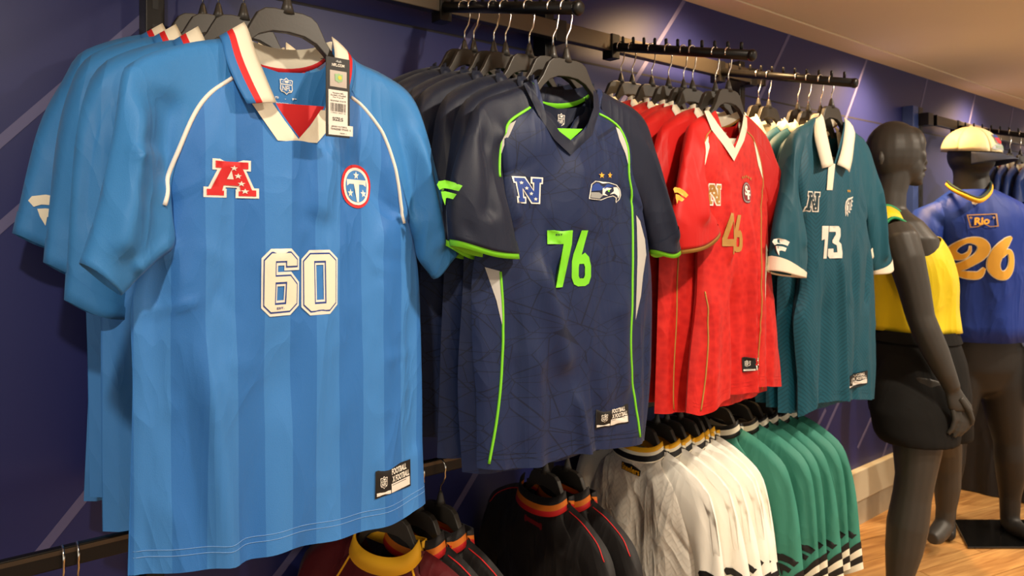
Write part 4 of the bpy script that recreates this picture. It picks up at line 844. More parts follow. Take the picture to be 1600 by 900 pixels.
def far_kind(t, seed, **k):
    S = gspec(seed=seed, v=-.15, **k); J = build_jersey(t, S, M['deep_navy'], M['deep_navy'], M['deep_navy'], nu=10, nv1=16, nv2=10, seed=seed)
    band_collar(J, S, .02, M['cream']); back_collar(t, S, .037, [M['redp'], M['cream']], [0, .2, 1], n=10)
    for key in 'LR': cuff_band(J, key, M['deep_navy'], 3, .002)
    c = S['L']['cuff'][1]; flag_logo(J, (c[0] - .004, c[1] + .06), .07, .045, M['white']); return J
ORD = ['front', 'second', 'third', 'fourth', 'fifth', 'sixth', 'seventh', 'eighth']
def arm_row(n, stems, kind, what, jl, hl, group, hook=.096, first=1, yaws=None, dz=None, fl=None, kw=None):
    """stems: image columns where the hangers' stems cross, nearest behind the front jersey first"""
    random.seed(n * 7); X = AX[n]; protos = []
    for i, px in enumerate(stems):
        q = at_x(px, 100, X); Y = q.y; z = arm_z(Y) - hook; yaw = math.radians((yaws[i] if yaws else random.uniform(-2, 2)))
        O = (X + random.uniform(-.004, .004), Y, z)
        hanger(hl % ORD[i + first], O, yaw, hook, GH)
        if i < 3 or n == 1:
            t = thing('football_jersey', jl % ORD[i + first], 'jersey', O, yaw, group); kind(t, n * 100 + i, flare=(fl[i] if fl else random.uniform(-.005, .015)), **(kw[i] if kw else {})); protos.append(t)
        else:
            t = copy_tree(protos[1 + i % 2]); t.location = O; t.rotation_euler = (0, 0, yaw); t['label'] = jl % ORD[i + first]
arm_row(1, [382, 366, 342, 316][0:1] + [344, 316], blue_kind, 'light blue', 'light blue jersey with red and cream collar, %s on its arm counting from the aisle', 'black hanger in the light blue row, %s from the aisle', 'light blue jerseys on the first arm', yaws=[3, 5, 6], fl=[0, .0, .045], hook=.12, kw=[dict(sl=.10, length=.79), dict(sl=.085, length=.80), dict(sl=.055, length=.86, hw=.195)])
arm_row(2, [863, 828, 789, 772, 742, 724], navy_kind, 'navy', 'dark navy lime-trimmed jersey, %s on its arm counting from the aisle', 'black hanger in the navy row, %s from the aisle', 'navy jerseys on the second arm')
arm_row(3, [1117, 1083, 1068, 1046, 1018, 987, 971], red_kind, 'red', 'red jersey with cream collar, %s on its arm counting from the aisle', 'black hanger in the red row, %s from the aisle', 'red jerseys on the third arm')
arm_row(4, [1283, 1264, 1247, 1202, 1186], teal_kind, 'teal', 'teal polo jersey with cream collar, %s on its arm counting from the aisle', 'black hanger in the teal row, %s from the aisle', 'teal polo jerseys on the fourth arm')
arm_row(5, [1640, 1610, 1594, 1578, 1562, 1548], far_kind, 'deep blue', 'deep blue jersey beyond the capped mannequin, %s on its arm counting from the aisle', 'black hanger beyond the capped mannequin, %s from the aisle', 'deep blue jerseys on the far arm', first=0)

# ------------------------------------------------------------------ lower rail: garments hung sideways, backs towards the camera
def ring_stripes(J, key, defs):
    """bands round the cuff end of a sleeve: (first row, rows, material)"""
    R0 = J.ring[key]; k_ = 48 / 26 if len(R0) > 30 else 1
    for a, n_, m in defs:
        e_ = round((a + n_) * k_); a = round(a * k_); n_ = e_ - a
        R = R0[a:a + n_ + 1].copy(); c = R.mean(1, keepdims=True); d = R - c; R = c + d * (1 + .0015 / np.maximum(np.linalg.norm(d, axis=2, keepdims=True), .01)); nr, nc = R.shape[:2]; fc = []
        for i in range(nr - 1):
            for j in range(nc): p = i * nc + j; q = i * nc + (j + 1) % nc; f = (p, q, q + nc, p + nc); fc.append(f if key == 'L' else f[::-1])
        mk('cuff_stripe', R.reshape(-1, 3), fc, m, J.root)
def low_front_collar(J, S, w, mats, fr, h=.03):
    """rib collar standing up from the back neckline that faces the camera, banded"""
    a, b = S['L']['neck'][-1], S['R']['neck'][-1]; n = 20; V, Fc, mi = [], [], []; k = len(mats)
    for i in range(n + 1):
        t = i / n; s = math.sin(math.pi * t); x = a[0] + (b[0] - a[0]) * (.5 - .5 * math.cos(math.pi * t)); z = a[1] - S['dip'] * s ** .8
        for j in range(k + 1): q = fr[j]; V.append((x * (1.10 - .12 * q), -.004 - .044 * s ** .7 * (1 - .25 * q), z - .012 + w * q))
    for i in range(n):
        for j in range(k): p = i * (k + 1) + j; Fc.append((p, p + k + 1, p + k + 2, p + 1)); mi.append(j)
    o = mk('collar_rib', V, Fc, mats, J.root, midx=mi); s_ = o.modifiers.new('thick', 'SOLIDIFY'); s_.thickness = .003; s_.offset = -1
    return o
def low_spec(seed, flare=.0, dip=.022, long=.0, length=.70, sl=.03):
    S = gspec(seed=seed, v=-.048 - dip, flare=flare, backneck=-.10, long=long, length=length, sl=sl)
    for key, sg in (('L', -1), ('R', 1)):
        S[key]['neck'] = [(0, -.048 - dip), (sg * .04, -.048 - dip * .75), (sg * .066, -.048 - dip * .3), (sg * .076, -.046)]
    S['center'][-1] = (0, -.048 - dip); S['dip'] = dip; return S
def low_jersey(t, seed, kind):
    hi = seed in HI; res = dict(nu=20, nv1=30, nv2=18) if hi else dict(nu=10, nv1=18, nv2=12)
    NM = ('back_panel', 'front_panel')
    if kind == 'white':
        S = low_spec(seed, .01); J = build_jersey(t, S, M['tread'], M['white_cloth'], M['white_cloth'], seed=seed, names=NM, **res)
        low_front_collar(J, S, .035, [M['cream'], M['blackp'], M['cream'], M['yel']], [0, .08, .46, .68, 1])
        back_collar(t, S, .037, [M['blackp'], M['cream'], M['yel']], [0, .4, .65, 1], n=10, name='collar_far_side')
        for key in 'LR': ring_stripes(J, key, [(22, 2, M['blackp']), (24, 1, M['cream']), (25, 1, M['yel'])]); c = S[key]['cuff'][1]; flag_logo(J, (c[0], c[1] + .095), .05, .05, M['blackp'])
        c = (0, -.103); n = decal('neck_logo', [[(-.5, -.3), (.45, -.5), (.5, .1), (.1, .5), (-.5, .42)]], c, .064, .026, J.bvh, M['blackp'], t, .0016); text('neck_lettering', 'Steelers', (c[0], c[1] - .0005), .057, .016, J.bvh, M['yel'], n, .0026, .02, -.1)
        poly_decal('shoulder_panel', [(.09, -.062), (.13, -.066), (.18, -.088), (.214, -.114), (.236, -.16), (.25, -.24), (.238, -.24), (.222, -.165), (.20, -.125), (.16, -.098)][::-1], J.bvh, M['white_cloth'], t, .001)
    elif kind == 'green':
        S = low_spec(seed, .0, long=.04); J = build_jersey(t, S, M['green'], M['green'], M['green'], seed=seed, names=NM, **res)
        low_front_collar(J, S, .035, [M['blackp'], M['cream'], M['blackp']], [0, .3, .68, 1]); back_collar(t, S, .037, [M['blackp'], M['cream'], M['blackp']], [0, .3, .68, 1], n=10, name='collar_far_side')
        for key in 'LR': ring_stripes(J, key, [(22, 1, M['blackp']), (23, 1, M['cream']), (24, 1, M['blackp']), (25, 1, M['cream'])]); c = S[key]['cuff'][1]; flag_logo(J, (c[0], c[1] + .10), .062, .055, M['blackp'])
        poly_decal('side_panel', [(.150, -.30), (.175, -.28), (.20, -.40), (.205, -.60), (.165, -.62), (.160, -.45)], J.bvh, M['white_cloth'], t, .0012)
    elif kind == 'black':
        S = low_spec(seed, .0); J = build_jersey(t, S, M['black_cloth'], M['black_cloth'], M['black_cloth'], seed=seed, names=NM, **res)
        low_front_collar(J, S, .038, [M['redp'], M['orange'], M['black_cloth']], [0, .28, .58, 1]); back_collar(t, S, .037, [M['redp'], M['orange'], M['black_cloth']], [0, .28, .58, 1], n=10, name='collar_far_side')
        decal('neck_mark', [[(-.5, .34), (-.42, .5), (-.38, .3), (.36, .3), (.44, .5), (.5, .3), (.5, -.3), (.42, -.5), (.38, -.26), (-.36, -.26), (-.44, -.5), (-.5, -.3)]], (0, -.105), .062, .017, J.bvh, M['maroonp'], t, .0015, -.04, step=0)
        for key, sg in (('L', -1), ('R', 1)): piping(J, [(sg * .09, -.060), (sg * .13, -.072), (sg * .18, -.098), (sg * .205, -.125)], M['redp'], .0012, 16); poly_decal('side_panel', [(sg * .228, -.17), (sg * .246, -.22), (sg * .258, -.33), (sg * .238, -.34), (sg * .232, -.26)][::sg], J.bvh, M['orange'], t, .0012)
    elif kind == 'maroon':
        S = low_spec(seed, .0, dip=.034); J = build_jersey(t, S, M['maroon'], M['maroon'], M['maroon'], seed=seed, names=NM, **res)
        low_front_collar(J, S, .030, [M['yel']], [0, 1]); back_collar(t, S, .037, [M['yel']], [0, 1], n=14, name='collar_far_side')
        for sg in (-1, 1): piping(J, [(sg * .072, -.075), (sg * .10, -.12), (sg * .15, -.19), (sg * .176, -.26)], M['yel'], .0022, 20)
    return J
HI = {501, 511, 521, 504}
def low(X, kind, label, hl, group, seed, dy=0.0, dyaw=0.0, drop=.075, proto=None):
    drop = .055 if X > 1.3 else .072; O = (X, LY + dy, (LZB if X > 1.3 else LZ) - drop); yaw = math.radians(-90 + dyaw)
    t = thing('clothes_hanger', hl, 'hanger', O, yaw, 'hangers on the low rail'); hanger_parts(t, drop)
    if proto is None: t = thing('football_jersey', label, 'jersey', O, yaw, group); low_jersey(t, seed, kind)
    else: t = copy_tree(proto); t.location = O; t.rotation_euler = (0, 0, yaw); t['label'] = label
    return t
low(.715, 'maroon', 'maroon jersey with yellow collar hung low under the light blue jersey', 'black hanger inside the maroon jersey with yellow collar', 'maroon jerseys on the low rail', 501, 0, 20)
b1 = low(.775, 'black', 'black jersey with orange and red collar directly behind the maroon jersey', 'black hanger of the black jersey directly behind the maroon one', 'black jerseys on the low rail', 502, -.01, 8)
low(.825, 'black', 'black jersey with orange and red collar, second behind the maroon jersey', 'black hanger of the second black jersey behind the maroon one', 'black jerseys on the low rail', 503, -.01, 6, proto=b1)
b3 = low(1.115, 'black', 'black jersey with a small dark red mark at the neck, under the navy jersey', 'black hanger of the black jersey with the neck mark', 'black jerseys on the low rail', 504, 0, -4)
low(1.168, 'black', 'black jersey between the black jersey with the neck mark and the white jerseys', 'black hanger of the black jersey next to the white jerseys', 'black jerseys on the low rail', 505, -.015, -2, proto=b3)
w1 = low(1.44, 'white', 'white tread-patterned jersey with yellow and black collar and neck logo, nearest white one', 'black hanger of the nearest white jersey', 'white jerseys on the low rail', 511, 0, -3)
w2 = low(1.49, 'white', 'white jersey, second in the low white row', 'black hanger of the second white jersey', 'white jerseys on the low rail', 512, -.01, 0)
for i, X in enumerate((1.535, 1.58, 1.62, 1.655)):
    low(X, 'white', 'white jersey, %s in the low white row' % ORD[i + 2], 'black hanger of the %s white jersey' % ORD[i + 2], 'white jerseys on the low rail', 513 + i, random.uniform(-.015, .01), random.uniform(-3, 2), proto=(w2, w1)[i % 2])
g1 = low(1.76, 'green', 'sea green jersey with black and white collar, nearest in the low green row', 'black hanger of the nearest green jersey', 'green jerseys on the low rail', 521, 0, -2)
g2 = low(1.83, 'green', 'sea green jersey, second in the low green row', 'black hanger of the second green jersey', 'green jerseys on the low rail', 522, -.01, 1)
for i, X in enumerate((1.885, 1.935, 1.985, 2.04)):
    low(X, 'green', 'sea green jersey, %s in the low green row' % ORD[i + 2], 'black hanger of the %s green jersey' % ORD[i + 2], 'green jerseys on the low rail', 523 + i, random.uniform(-.015, .01), random.uniform(-3, 2), proto=(g2, g1)[i % 2])
# two bare hooks near the left end of the low rail, their hangers hang below the photograph
for i, px in enumerate((97, 120)):
    X = at_y(px, 880, LY).x
    t = thing('clothes_hanger', ('bare hanger on the low rail, leftmost hook in the photo', 'bare hanger on the low rail, second hook from the left')[i], 'hanger', (X, LY, LZ - .075), math.radians(-90), 'hangers on the low rail'); hanger_parts(t, .075)
# black garments on the far low rail, behind the mannequins' legs
for i, X in enumerate((4.0, 4.12, 4.26)):
    O = (X, LY + .05, LZ - .075); yaw = math.radians(-90)
    t = thing('clothes_hanger', 'black hanger on the far low rail, %s from the left' % ('first', 'second', 'third')[i], 'hanger', O, yaw, 'hangers on the far low rail'); hanger_parts(t, .075)
    if i == 0: k0 = thing('football_jersey', 'black jersey behind the mannequin legs, first on the far low rail', 'jersey', O, yaw, 'black jerseys on the far low rail'); low_jersey(k0, 540, 'black')
    else: t = copy_tree(k0); t.location = O; t['label'] = 'black jersey behind the mannequin legs, %s on the far low rail' % ('second', 'third')[i - 1]
# ------------------------------------------------------------------ mannequins
RTv, FWv = Vector((RT[0], RT[1], 0)), Vector((FW[0], FW[1], 0))
def ring_loft(rings, n=28, caps=True):
    """rings: (centre, half width along the picture's right, half depth along the view axis[, squareness])"""
    V, Fc = [], []
    for r in rings:
        c, a, b = r[0], r[1], r[2]; e = r[3] if len(r) > 3 else 1.0; tl = r[4] if len(r) > 4 else 0.0
        for k in range(n):
            t = 2 * math.pi * k / n; ct, st = math.cos(t), math.sin(t)
            V.append(c + RTv * a * math.copysign(abs(ct) ** e, ct) + FWv * b * math.copysign(abs(st) ** e, st) + Vector((0, 0, tl * ct)))
    for i in range(len(rings) - 1):
        for k in range(n): a = i * n + k; b = i * n + (k + 1) % n; Fc.append((a, b, b + n, a + n))
    if caps: Fc.append(tuple(range(n - 1, -1, -1))); Fc.append(tuple(len(V) - n + k for k in range(n)))
    return V, Fc
def ellipsoid(c, a, b, h, n=20, m=12, tilt=0.0):
    R = [(c + Vector((0, 0, h * math.cos(math.pi * i / m))) + RTv * tilt * math.cos(math.pi * i / m), max(.0005, a * math.sin(math.pi * i / m)), max(.0005, b * math.sin(math.pi * i / m))) for i in range(m + 1)]
    return ring_loft(R, n)
def fuse(name, pieces, voxel, m, parent, org, smooth=8):
    """one continuous surface grown from overlapping lofts"""
    V, Fc = [], []
    for v, f in pieces: Fc += [tuple(i + len(V) for i in q) for q in f]; V += [Vector(p) - org for p in v]
    o = mk('body_draft', V, Fc, m); bm = bmesh.new(); bm.from_mesh(o.data); bmesh.ops.recalc_face_normals(bm, faces=bm.faces); bm.to_mesh(o.data); bm.free()
    r = o.modifiers.new('r', 'REMESH'); r.mode = 'VOXEL'; r.voxel_size = voxel; r.use_smooth_shade = True
    s = o.modifiers.new('s', 'SMOOTH'); s.iterations = smooth; s.factor = .5
    dg = bpy.context.evaluated_depsgraph_get(); me = bpy.data.meshes.new_from_object(o.evaluated_get(dg)); me.name = name
    old = o.data; bpy.data.objects.remove(o); bpy.data.meshes.remove(old)
    me.materials.clear(); me.materials.append(m); me.polygons.foreach_set('use_smooth', [True] * len(me.polygons))
    o = bpy.data.objects.new(name, me); COL.objects.link(o); o.parent = parent; return o
def R3(px, py, d, a, b, e=1.0, tl=0.0): return (at_d(px, py, d), a, b, e, tl)
def limb(pts, n=16): return tube_vf([at_d(*p[:3]) for p in pts], [p[3] for p in pts], n)

# --- mannequin in profile, yellow crop top and black shorts
D = 2.60
org = at_d(1425, 362, D); org = Vector((org.x, org.y, 0))
m1 = thing('mannequin', 'bald charcoal mannequin in profile with yellow crop top and black shorts', 'mannequin', org)
P = [ellipsoid(at_d(1396, 236, D), .096, .078, .106), ellipsoid(at_d(1414, 258, D), .058, .058, .066), ellipsoid(at_d(1427, 278, D), .030, .034, .028), ellipsoid(at_d(1419, 226, D), .055, .060, .066), ellipsoid(at_d(1432, 246, D), .024, .050, .040),
     ellipsoid(at_d(1443, 251, D), .012, .013, .020, tilt=-.006), ellipsoid(at_d(1440, 264.5, D), .016, .024, .0085), ellipsoid(at_d(1438, 273.5, D), .016, .022, .0085), ellipsoid(at_d(1433, 285, D), .018, .022, .014),
     ellipsoid(at_d(1376, 247, D - .073), .012, .012, .026, 12, 8),
     limb([(1398, 270, D, .056), (1391, 300, D, .052), (1388, 325, D, .056), (1392, 345, D, .075)]),
     ring_loft([R3(1390, 330, D, .055, .07), R3(1395, 346, D, .082, .125), R3(1405, 372, D, .105, .160), R3(1418, 415, D, .118, .150), R3(1422, 455, D, .112, .135), R3(1424, 505, D, .104, .122), R3(1428, 555, D, .125, .150), R3(1432, 605, D, .135, .160), R3(1432, 640, D, .120, .150)]),
     limb([(1400, 362, 2.46, .052), (1407, 375, 2.43, .058), (1416, 405, 2.41, .056), (1428, 450, 2.40, .049), (1438, 495, 2.39, .043), (1446, 515, 2.38, .043), (1462, 550, 2.37, .040), (1478, 585, 2.36, .031), (1488, 607, 2.36, .025)]),
     limb([(1400, 362, 2.76, .052), (1412, 400, 2.79, .055), (1424, 460, 2.80, .048), (1432, 510, 2.80, .042), (1446, 560, 2.79, .036), (1452, 590, 2.79, .026)]),
     limb([(1434, 600, 2.50, .092), (1434, 650, 2.46, .086), (1433, 700, 2.43, .074), (1430, 745, 2.42, .060), (1425, 775, 2.42, .058), (1418, 820, 2.42, .063), (1412, 860, 2.42, .056), (1404, 910, 2.42, .038), (1402, 940, 2.42, .036), (1402, 955, 2.42, .040)]),
     limb([(1402, 945, 2.42, .036), (1420, 953, 2.40, .034), (1442, 958, 2.38, .022)]),
     limb([(1442, 600, 2.72, .090), (1462, 650, 2.80, .078), (1478, 700, 2.86, .056), (1480, 730, 2.88, .050), (1480, 760, 2.89, .048), (1478, 795, 2.90, .036), (1476, 815, 2.90, .034)]),
     limb([(1478, 815, 2.91, .034), (1470, 828, 2.88, .036), (1462, 838, 2.85, .032), (1456, 842, 2.83, .022)]),
     # right hand: palm, four curled fingers, thumb
     ring_loft([R3(1487, 605, 2.36, .024, .019), R3(1492, 617, 2.36, .030, .018), R3(1499, 632, 2.355, .038, .018), R3(1502, 642, 2.355, .038, .018)])]
b1_ = fuse('body', P, .0055, M['mann'], m1, org, 3)
FG = []
for k, (x0, ln) in enumerate(((1489, 1.0), (1498, 1.12), (1506, 1.08), (1513, .9))):
    FG.append(limb([(x0, 640 - k * .5, 2.352, .0095), (x0 + 3, 640 + 17 * ln, 2.345, .0090), (x0 - 1, 640 + 30 * ln, 2.345, .0082), (x0 - 8, 640 + 38 * ln, 2.35, .0070)], 10))
FG.append(limb([(1500, 622, 2.345, .011), (1513, 640, 2.335, .0105), (1519, 656, 2.335, .0085), (1518, 664, 2.337, .006)], 10))
fuse('fingers', FG, .0032, M['mann'], m1, org, 3)
def cloth(name, pieces, voxel, m, parent, org, smooth=6): return fuse(name, pieces, voxel, m, parent, org, smooth)
org1 = org
t1 = thing('crop_top', 'yellow crop tank top with green binding on the profile mannequin', 'tank top', org)
def shell(name, rings, m, parent, org, n=40, wob=.004, seed=0):
    rng = np.random.RandomState(seed); V, Fc = ring_loft(rings, n, False); ph = rng.uniform(0, 6.28, 6); out = []
    for i, v in enumerate(V):
        k, r = i % n, i // n; c = rings[r][0]; d = (v - c); a = 2 * math.pi * k / n; t = r / (len(rings) - 1)
        s = 1 + wob / max(d.length, .05) * (math.sin(5 * a + ph[0] + 2 * t) + .7 * math.sin(9 * a + ph[1] - 3 * t)) * (.3 + t); out.append(c + d * s - org)
    o = mk(name, out, Fc, m, parent, uvs=[(p.x + p.y, p.z) for p in out])
    sb = o.modifiers.new('sub', 'SUBSURF'); sb.levels = 1; sb.render_levels = 1
    so = o.modifiers.new('thick', 'SOLIDIFY'); so.thickness = .003; so.offset = 1; return o
shell('top_body', [R3(1412, 392, D, .104, .150, 1, .052), R3(1414, 400, D, .116, .156, 1, .046), R3(1418, 411, D, .127, .162, 1, .030), R3(1424, 430, D, .134, .162), R3(1427, 450, D, .132, .155), R3(1427, 480, D, .130, .146), R3(1428, 498, D, .138, .148), R3(1429, 514, D, .140, .150)], M['yellow'], t1, org, wob=.005, seed=2)
def ribbon3(name, path, wdir, w, m, parent, org, thick=.004):
    C = cat([tuple(p) for p in path], 26); V, Fc = [], []
    for p in C: p = Vector(p) - org; V += [p - wdir * w / 2, p + wdir * w / 2]
    for i in range(25): Fc.append((2 * i, 2 * i + 1, 2 * i + 3, 2 * i + 2))
    o = mk(name, V, Fc, m, parent, uvs=[(p.x, p.z) for p in V]); s = o.modifiers.new('thick', 'SOLIDIFY'); s.thickness = thick; s.offset = 0; return o
for dd in (-.105, .105):
    path = [at_d(1370, 400, D + dd), at_d(1370, 365, D + dd), at_d(1376, 343, D + dd * .95), at_d(1388, 331, D + dd * .9), at_d(1404, 335, D + dd * .9), at_d(1428, 355, D + dd * .9), at_d(1452, 385, D + dd * .95), at_d(1468, 405, D + dd)]
    wd = (FWv + Vector((0, 0, .85 if dd < 0 else -.85))).normalized(); ribbon3('strap', path, wd, .062, M['yellow'], t1, org)
    for e in (-.033, .033): v, f = tube_vf([Vector(p) + wd * e - org for p in cat([tuple(p) for p in path], 24)], .0055, 8); mk('strap_binding', v, f, M['emerald'], t1)
s1 = thing('shorts', 'black shorts with white drawstring tip on the profile mannequin', 'shorts', org)
cloth('shorts_body', [ring_loft([R3(1426, 512, D, .122, .142), R3(1428, 530, D, .136, .155), R3(1431, 560, D, .150, .170), R3(1433, 610, D, .160, .185), R3(1434, 650, D, .150, .18)]),
      ring_loft([R3(1430, 560, 2.52, .10, .06), R3(1430, 600, 2.50, .138, .10), R3(1430, 640, 2.47, .146, .11), R3(1432, 675, 2.45, .135, .11), R3(1436, 690, 2.44, .122, .105)]),
      ring_loft([R3(1446, 560, 2.68, .09, .06), R3(1454, 600, 2.72, .115, .10), R3(1466, 640, 2.76, .115, .11), R3(1474, 676, 2.78, .098, .10), R3(1476, 684, 2.78, .092, .095)])], .009, M['shorts'], s1, org, 4)
v, f = ring_loft([R3(1427, 513, D, .134, .152), R3(1428, 530, D, .143, .161)], 40, False); mk('waistband', [p - org for p in v], f, M['shorts'], s1)
q = at_d(1494, 522, D - .06) - org; v, f = tube_vf([q, q + Vector((0, 0, -.006)) + RTv * .002, q + Vector((0, 0, -.016)) + RTv * .004], [.004, .005, .003], 8); mk('drawstring_tip', v, f, M['white'], s1)
v, f = tube_vf([at_d(1482, 530, D - .075) - org, at_d(1489, 560, D - .10) - org, at_d(1492, 590, D - .11) - org], .003, 6); mk('pocket_seam', v, f, M['blackp'], s1)

def relaxed_hand(px, py, d, side, m, parent, org):      # palm, four slightly curled fingers, thumb; hanging down
    w = at_d(px, py, d); u = Vector((0, 0, -1)); P_ = [tube_vf([w + Vector((0, 0, .02)), w, w + u * .03, w + u * .07, w + u * .085], [.024, .025, .031, .034, .030], 14)]
    for k, ln in enumerate((.064, .074, .070, .054)):
        b = w + u * .078 + FWv * (-.026 + .0175 * k); P_.append(tube_vf([b, b + u * ln * .5 - RTv * side * .004, b + u * ln * .85 - RTv * side * .014, b + u * ln - RTv * side * .024], [.0092, .0088, .0080, .0062], 10))
    P_.append(tube_vf([w + u * .02 - FWv * .022, w + u * .05 - FWv * .046, w + u * .078 - FWv * .050, w + u * .092 - FWv * .047], [.012, .0105, .0092, .0065], 10))
    return fuse('hand', P_, .0042, m, parent, org, 4)
relaxed_hand(1453, 594, 2.79, -1, M['mann'], m1, org)

# --- mannequin with the cap and the royal blue jersey 26
D2 = 3.05; org = at_d(1532, 362, D2); org = Vector((org.x, org.y, 0)); org2 = org
m2 = thing('mannequin', 'black male mannequin wearing a cream cap and royal blue jersey', 'mannequin', org)
P = [ellipsoid(at_d(1517, 243, D2), .086, .092, .090), ellipsoid(at_d(1524, 252, D2 - .02), .072, .075, .055),
     limb([(1516, 250, D2, .066), (1517, 275, D2, .064), (1519, 300, D2, .072), (1521, 315, D2, .09)], 20),
     ring_loft([R3(1521, 306, D2, .10, .08), R3(1525, 322, D2, .18, .10), R3(1530, 345, D2, .205, .115), R3(1530, 400, D2, .165, .115), R3(1530, 470, D2, .150, .105), R3(1532, 530, D2, .155, .110), R3(1532, 575, D2, .15, .105), R3(1532, 605, D2, .10, .08), R3(1532, 618, D2, .03, .03)]),
     limb([(1448, 345, D2, .055), (1440, 390, D2 - .02, .052), (1436, 440, D2 - .02, .045), (1434, 480, D2 - .04, .042), (1440, 540, D2 - .08, .032), (1444, 560, D2 - .09, .028)]),
     limb([(1610, 345, D2, .055), (1616, 390, D2, .052), (1620, 440, D2, .045), (1622, 480, D2, .042), (1622, 540, D2 - .05, .032), (1622, 575, D2 - .06, .028)]),
     limb([(1562, 540, D2, .088), (1564, 600, D2, .085), (1570, 650, D2, .070), (1576, 690, D2, .056), (1578, 715, D2, .058), (1580, 740, D2 + .01, .056), (1578, 775, D2 + .02, .040), (1578, 810, D2 + .02, .036), (1579, 822, D2 + .02, .038)]),
     limb([(1579, 820, D2 + .02, .036), (1592, 828, D2 - .03, .034), (1606, 835, D2 - .09, .026), (1612, 838, D2 - .11, .016)]),
     limb([(1508, 540, D2, .086), (1502, 600, D2, .082), (1494, 650, D2, .068), (1487, 690, D2, .055), (1484, 720, D2, .057), (1480, 775, D2 + .02, .038), (1478, 812, D2 + .02, .036)]),
     limb([(1478, 818, D2 + .02, .036), (1480, 828, D2 - .03, .034), (1484, 838, D2 - .09, .022)])]
fuse('body', P, .009, M['mann2'], m2, org, 6)
relaxed_hand(1444, 562, D2 - .09, -1, M['mann2'], m2, org); relaxed_hand(1622, 577, D2 - .06, 1, M['mann2'], m2, org)
q = [at_d(1490, 815, 3.187), at_d(1640, 815, 3.187), at_d(1640, 858, 2.91), at_d(1512, 858, 2.91)]
V = [Vector((p.x, p.y, .001)) - org for p in q] + [Vector((p.x, p.y, .010)) - org for p in q]
bp_ = mk('base_plate', V, [(3, 2, 1, 0), (4, 5, 6, 7), (0, 1, 5, 4), (1, 2, 6, 5), (2, 3, 7, 6), (3, 0, 4, 7)], M['glass_black'], m2, smooth=False); bevel_obj(bp_, .002)
a = at_d(1566, 826, 3.08); tube('support_rod', [Vector((a.x, a.y, .008)) - org, Vector((a.x, a.y, .10)) - org, at_d(1572, 765, 3.10) - org], .008, M['black_metal'], m2, 10)
j2 = thing('mannequin_jersey', 'royal blue jersey with gold script number 26 worn by the capped mannequin', 'jersey', org)
tb = shell('jersey_body', [R3(1519, 297, D2, .084, .080), R3(1521, 304, D2, .115, .092), R3(1525, 316, D2, .175, .108), R3(1529, 332, D2, .215, .122), R3(1530, 352, D2, .214, .132), R3(1530, 385, D2, .190, .138), R3(1530, 430, D2, .178, .138), R3(1531, 480, D2, .182, .138), R3(1532, 529, D2, .195, .140)], M['royal'], j2, org, 44, .004, 5)
def sleeve2(pts, name='sleeve'):
    v, f = tube_vf([at_d(*p[:3]) - org for p in pts], [p[3] for p in pts], 20, False); return mk(name, v, f, M['royal'], j2, uvs=[(p.x, p.z) for p in v])
sleeve2([(1470, 338, D2, .066), (1452, 345, D2, .072), (1443, 370, D2 - .01, .072), (1438, 400, D2 - .02, .070), (1434, 432, D2 - .02, .068)])
sleeve2([(1590, 338, D2, .066), (1606, 345, D2, .072), (1611, 370, D2, .070), (1614, 400, D2, .068), (1616, 432, D2, .068)])
for pts in ([(1438, 398, D2 - .02, .073), (1436.5, 411, D2 - .02, .072)], [(1614, 398, D2, .071), (1615, 411, D2, .071)]):
    v, f = tube_vf([at_d(*p[:3]) - org for p in pts], [p[3] for p in pts], 20, False); mk('sleeve_band', v, f, M['yel'], j2)
# everything printed on its chest, laid in the plane that faces the camera
me_ = tb.data; th2 = math.atan2(RT[1], RT[0])
fm = Frame((org.x, org.y, 0), th2)                    # local x = picture right, local y = away
def to_l(v): return Vector((v.dot(RTv), v.dot(FWv), v.z))
cb = BVHTree.FromPolygons([tuple(to_l(v.co) * 1.0) for v in me_.vertices], [tuple(p.vertices) for p in me_.polygons])
def put(o):                                            # parts are written in the camera-facing frame, then turned into the jersey's
    for v in o.data.vertices: c = v.co.copy(); v.co = RTv * c.x + FWv * c.y + Vector((0, 0, c.z))
    for ch in o.children: put(ch)
    return o
def cp(px, py): return fm.loc(px, py, -.135)
def brush(name, pts, m, off):
    C = cat(pts, 60); T = np.gradient(C[:, :2], axis=0); T /= np.linalg.norm(T, axis=1)[:, None]; N = np.stack([-T[:, 1], T[:, 0]], 1); V2, Fc = [], []
    for c, n in zip(C, N):
        for s in (-1, -.33, .33, 1): V2.append(cp(1480 + (c[0] + n[0] * c[2] * s) / 6.425, 320 + (c[1] + n[1] * c[2] * s) / 6.43))
    for i in range(59):
        for j in range(3): a = 4 * i + j; Fc.append((a, a + 1, a + 5, a + 4))
    return put(lay(name, V2, Fc, cb, m, j2, off))
S2a = [(266, 412, 4), (256, 478, 12), (205, 526, 24), (146, 514, 36), (130, 462, 29), (168, 402, 24), (250, 358, 24), (340, 372, 42), (378, 432, 50), (345, 512, 46), (245, 594, 38), (150, 655, 38), (82, 728, 34), (62, 765, 13)]
S2b = [(85, 738, 20), (165, 698, 26), (255, 712, 36), (335, 706, 34), (384, 635, 9)]
S6 = [(644, 325, 10), (585, 370, 38), (505, 460, 54), (463, 560, 54), (462, 640, 52), (505, 702, 44), (570, 702, 42), (622, 645, 38), (638, 560, 32), (625, 490, 28), (585, 470, 22), (530, 520, 12)]
for nm, pts in (('number_digit', S2a), ('number_digit', S2b), ('number_digit', S6)):
    brush(nm, pts, M['goldy'], .005)
    b = brush('number_edge', [(x, y, w + 8) for x, y, w in pts], M['cream'], .003)
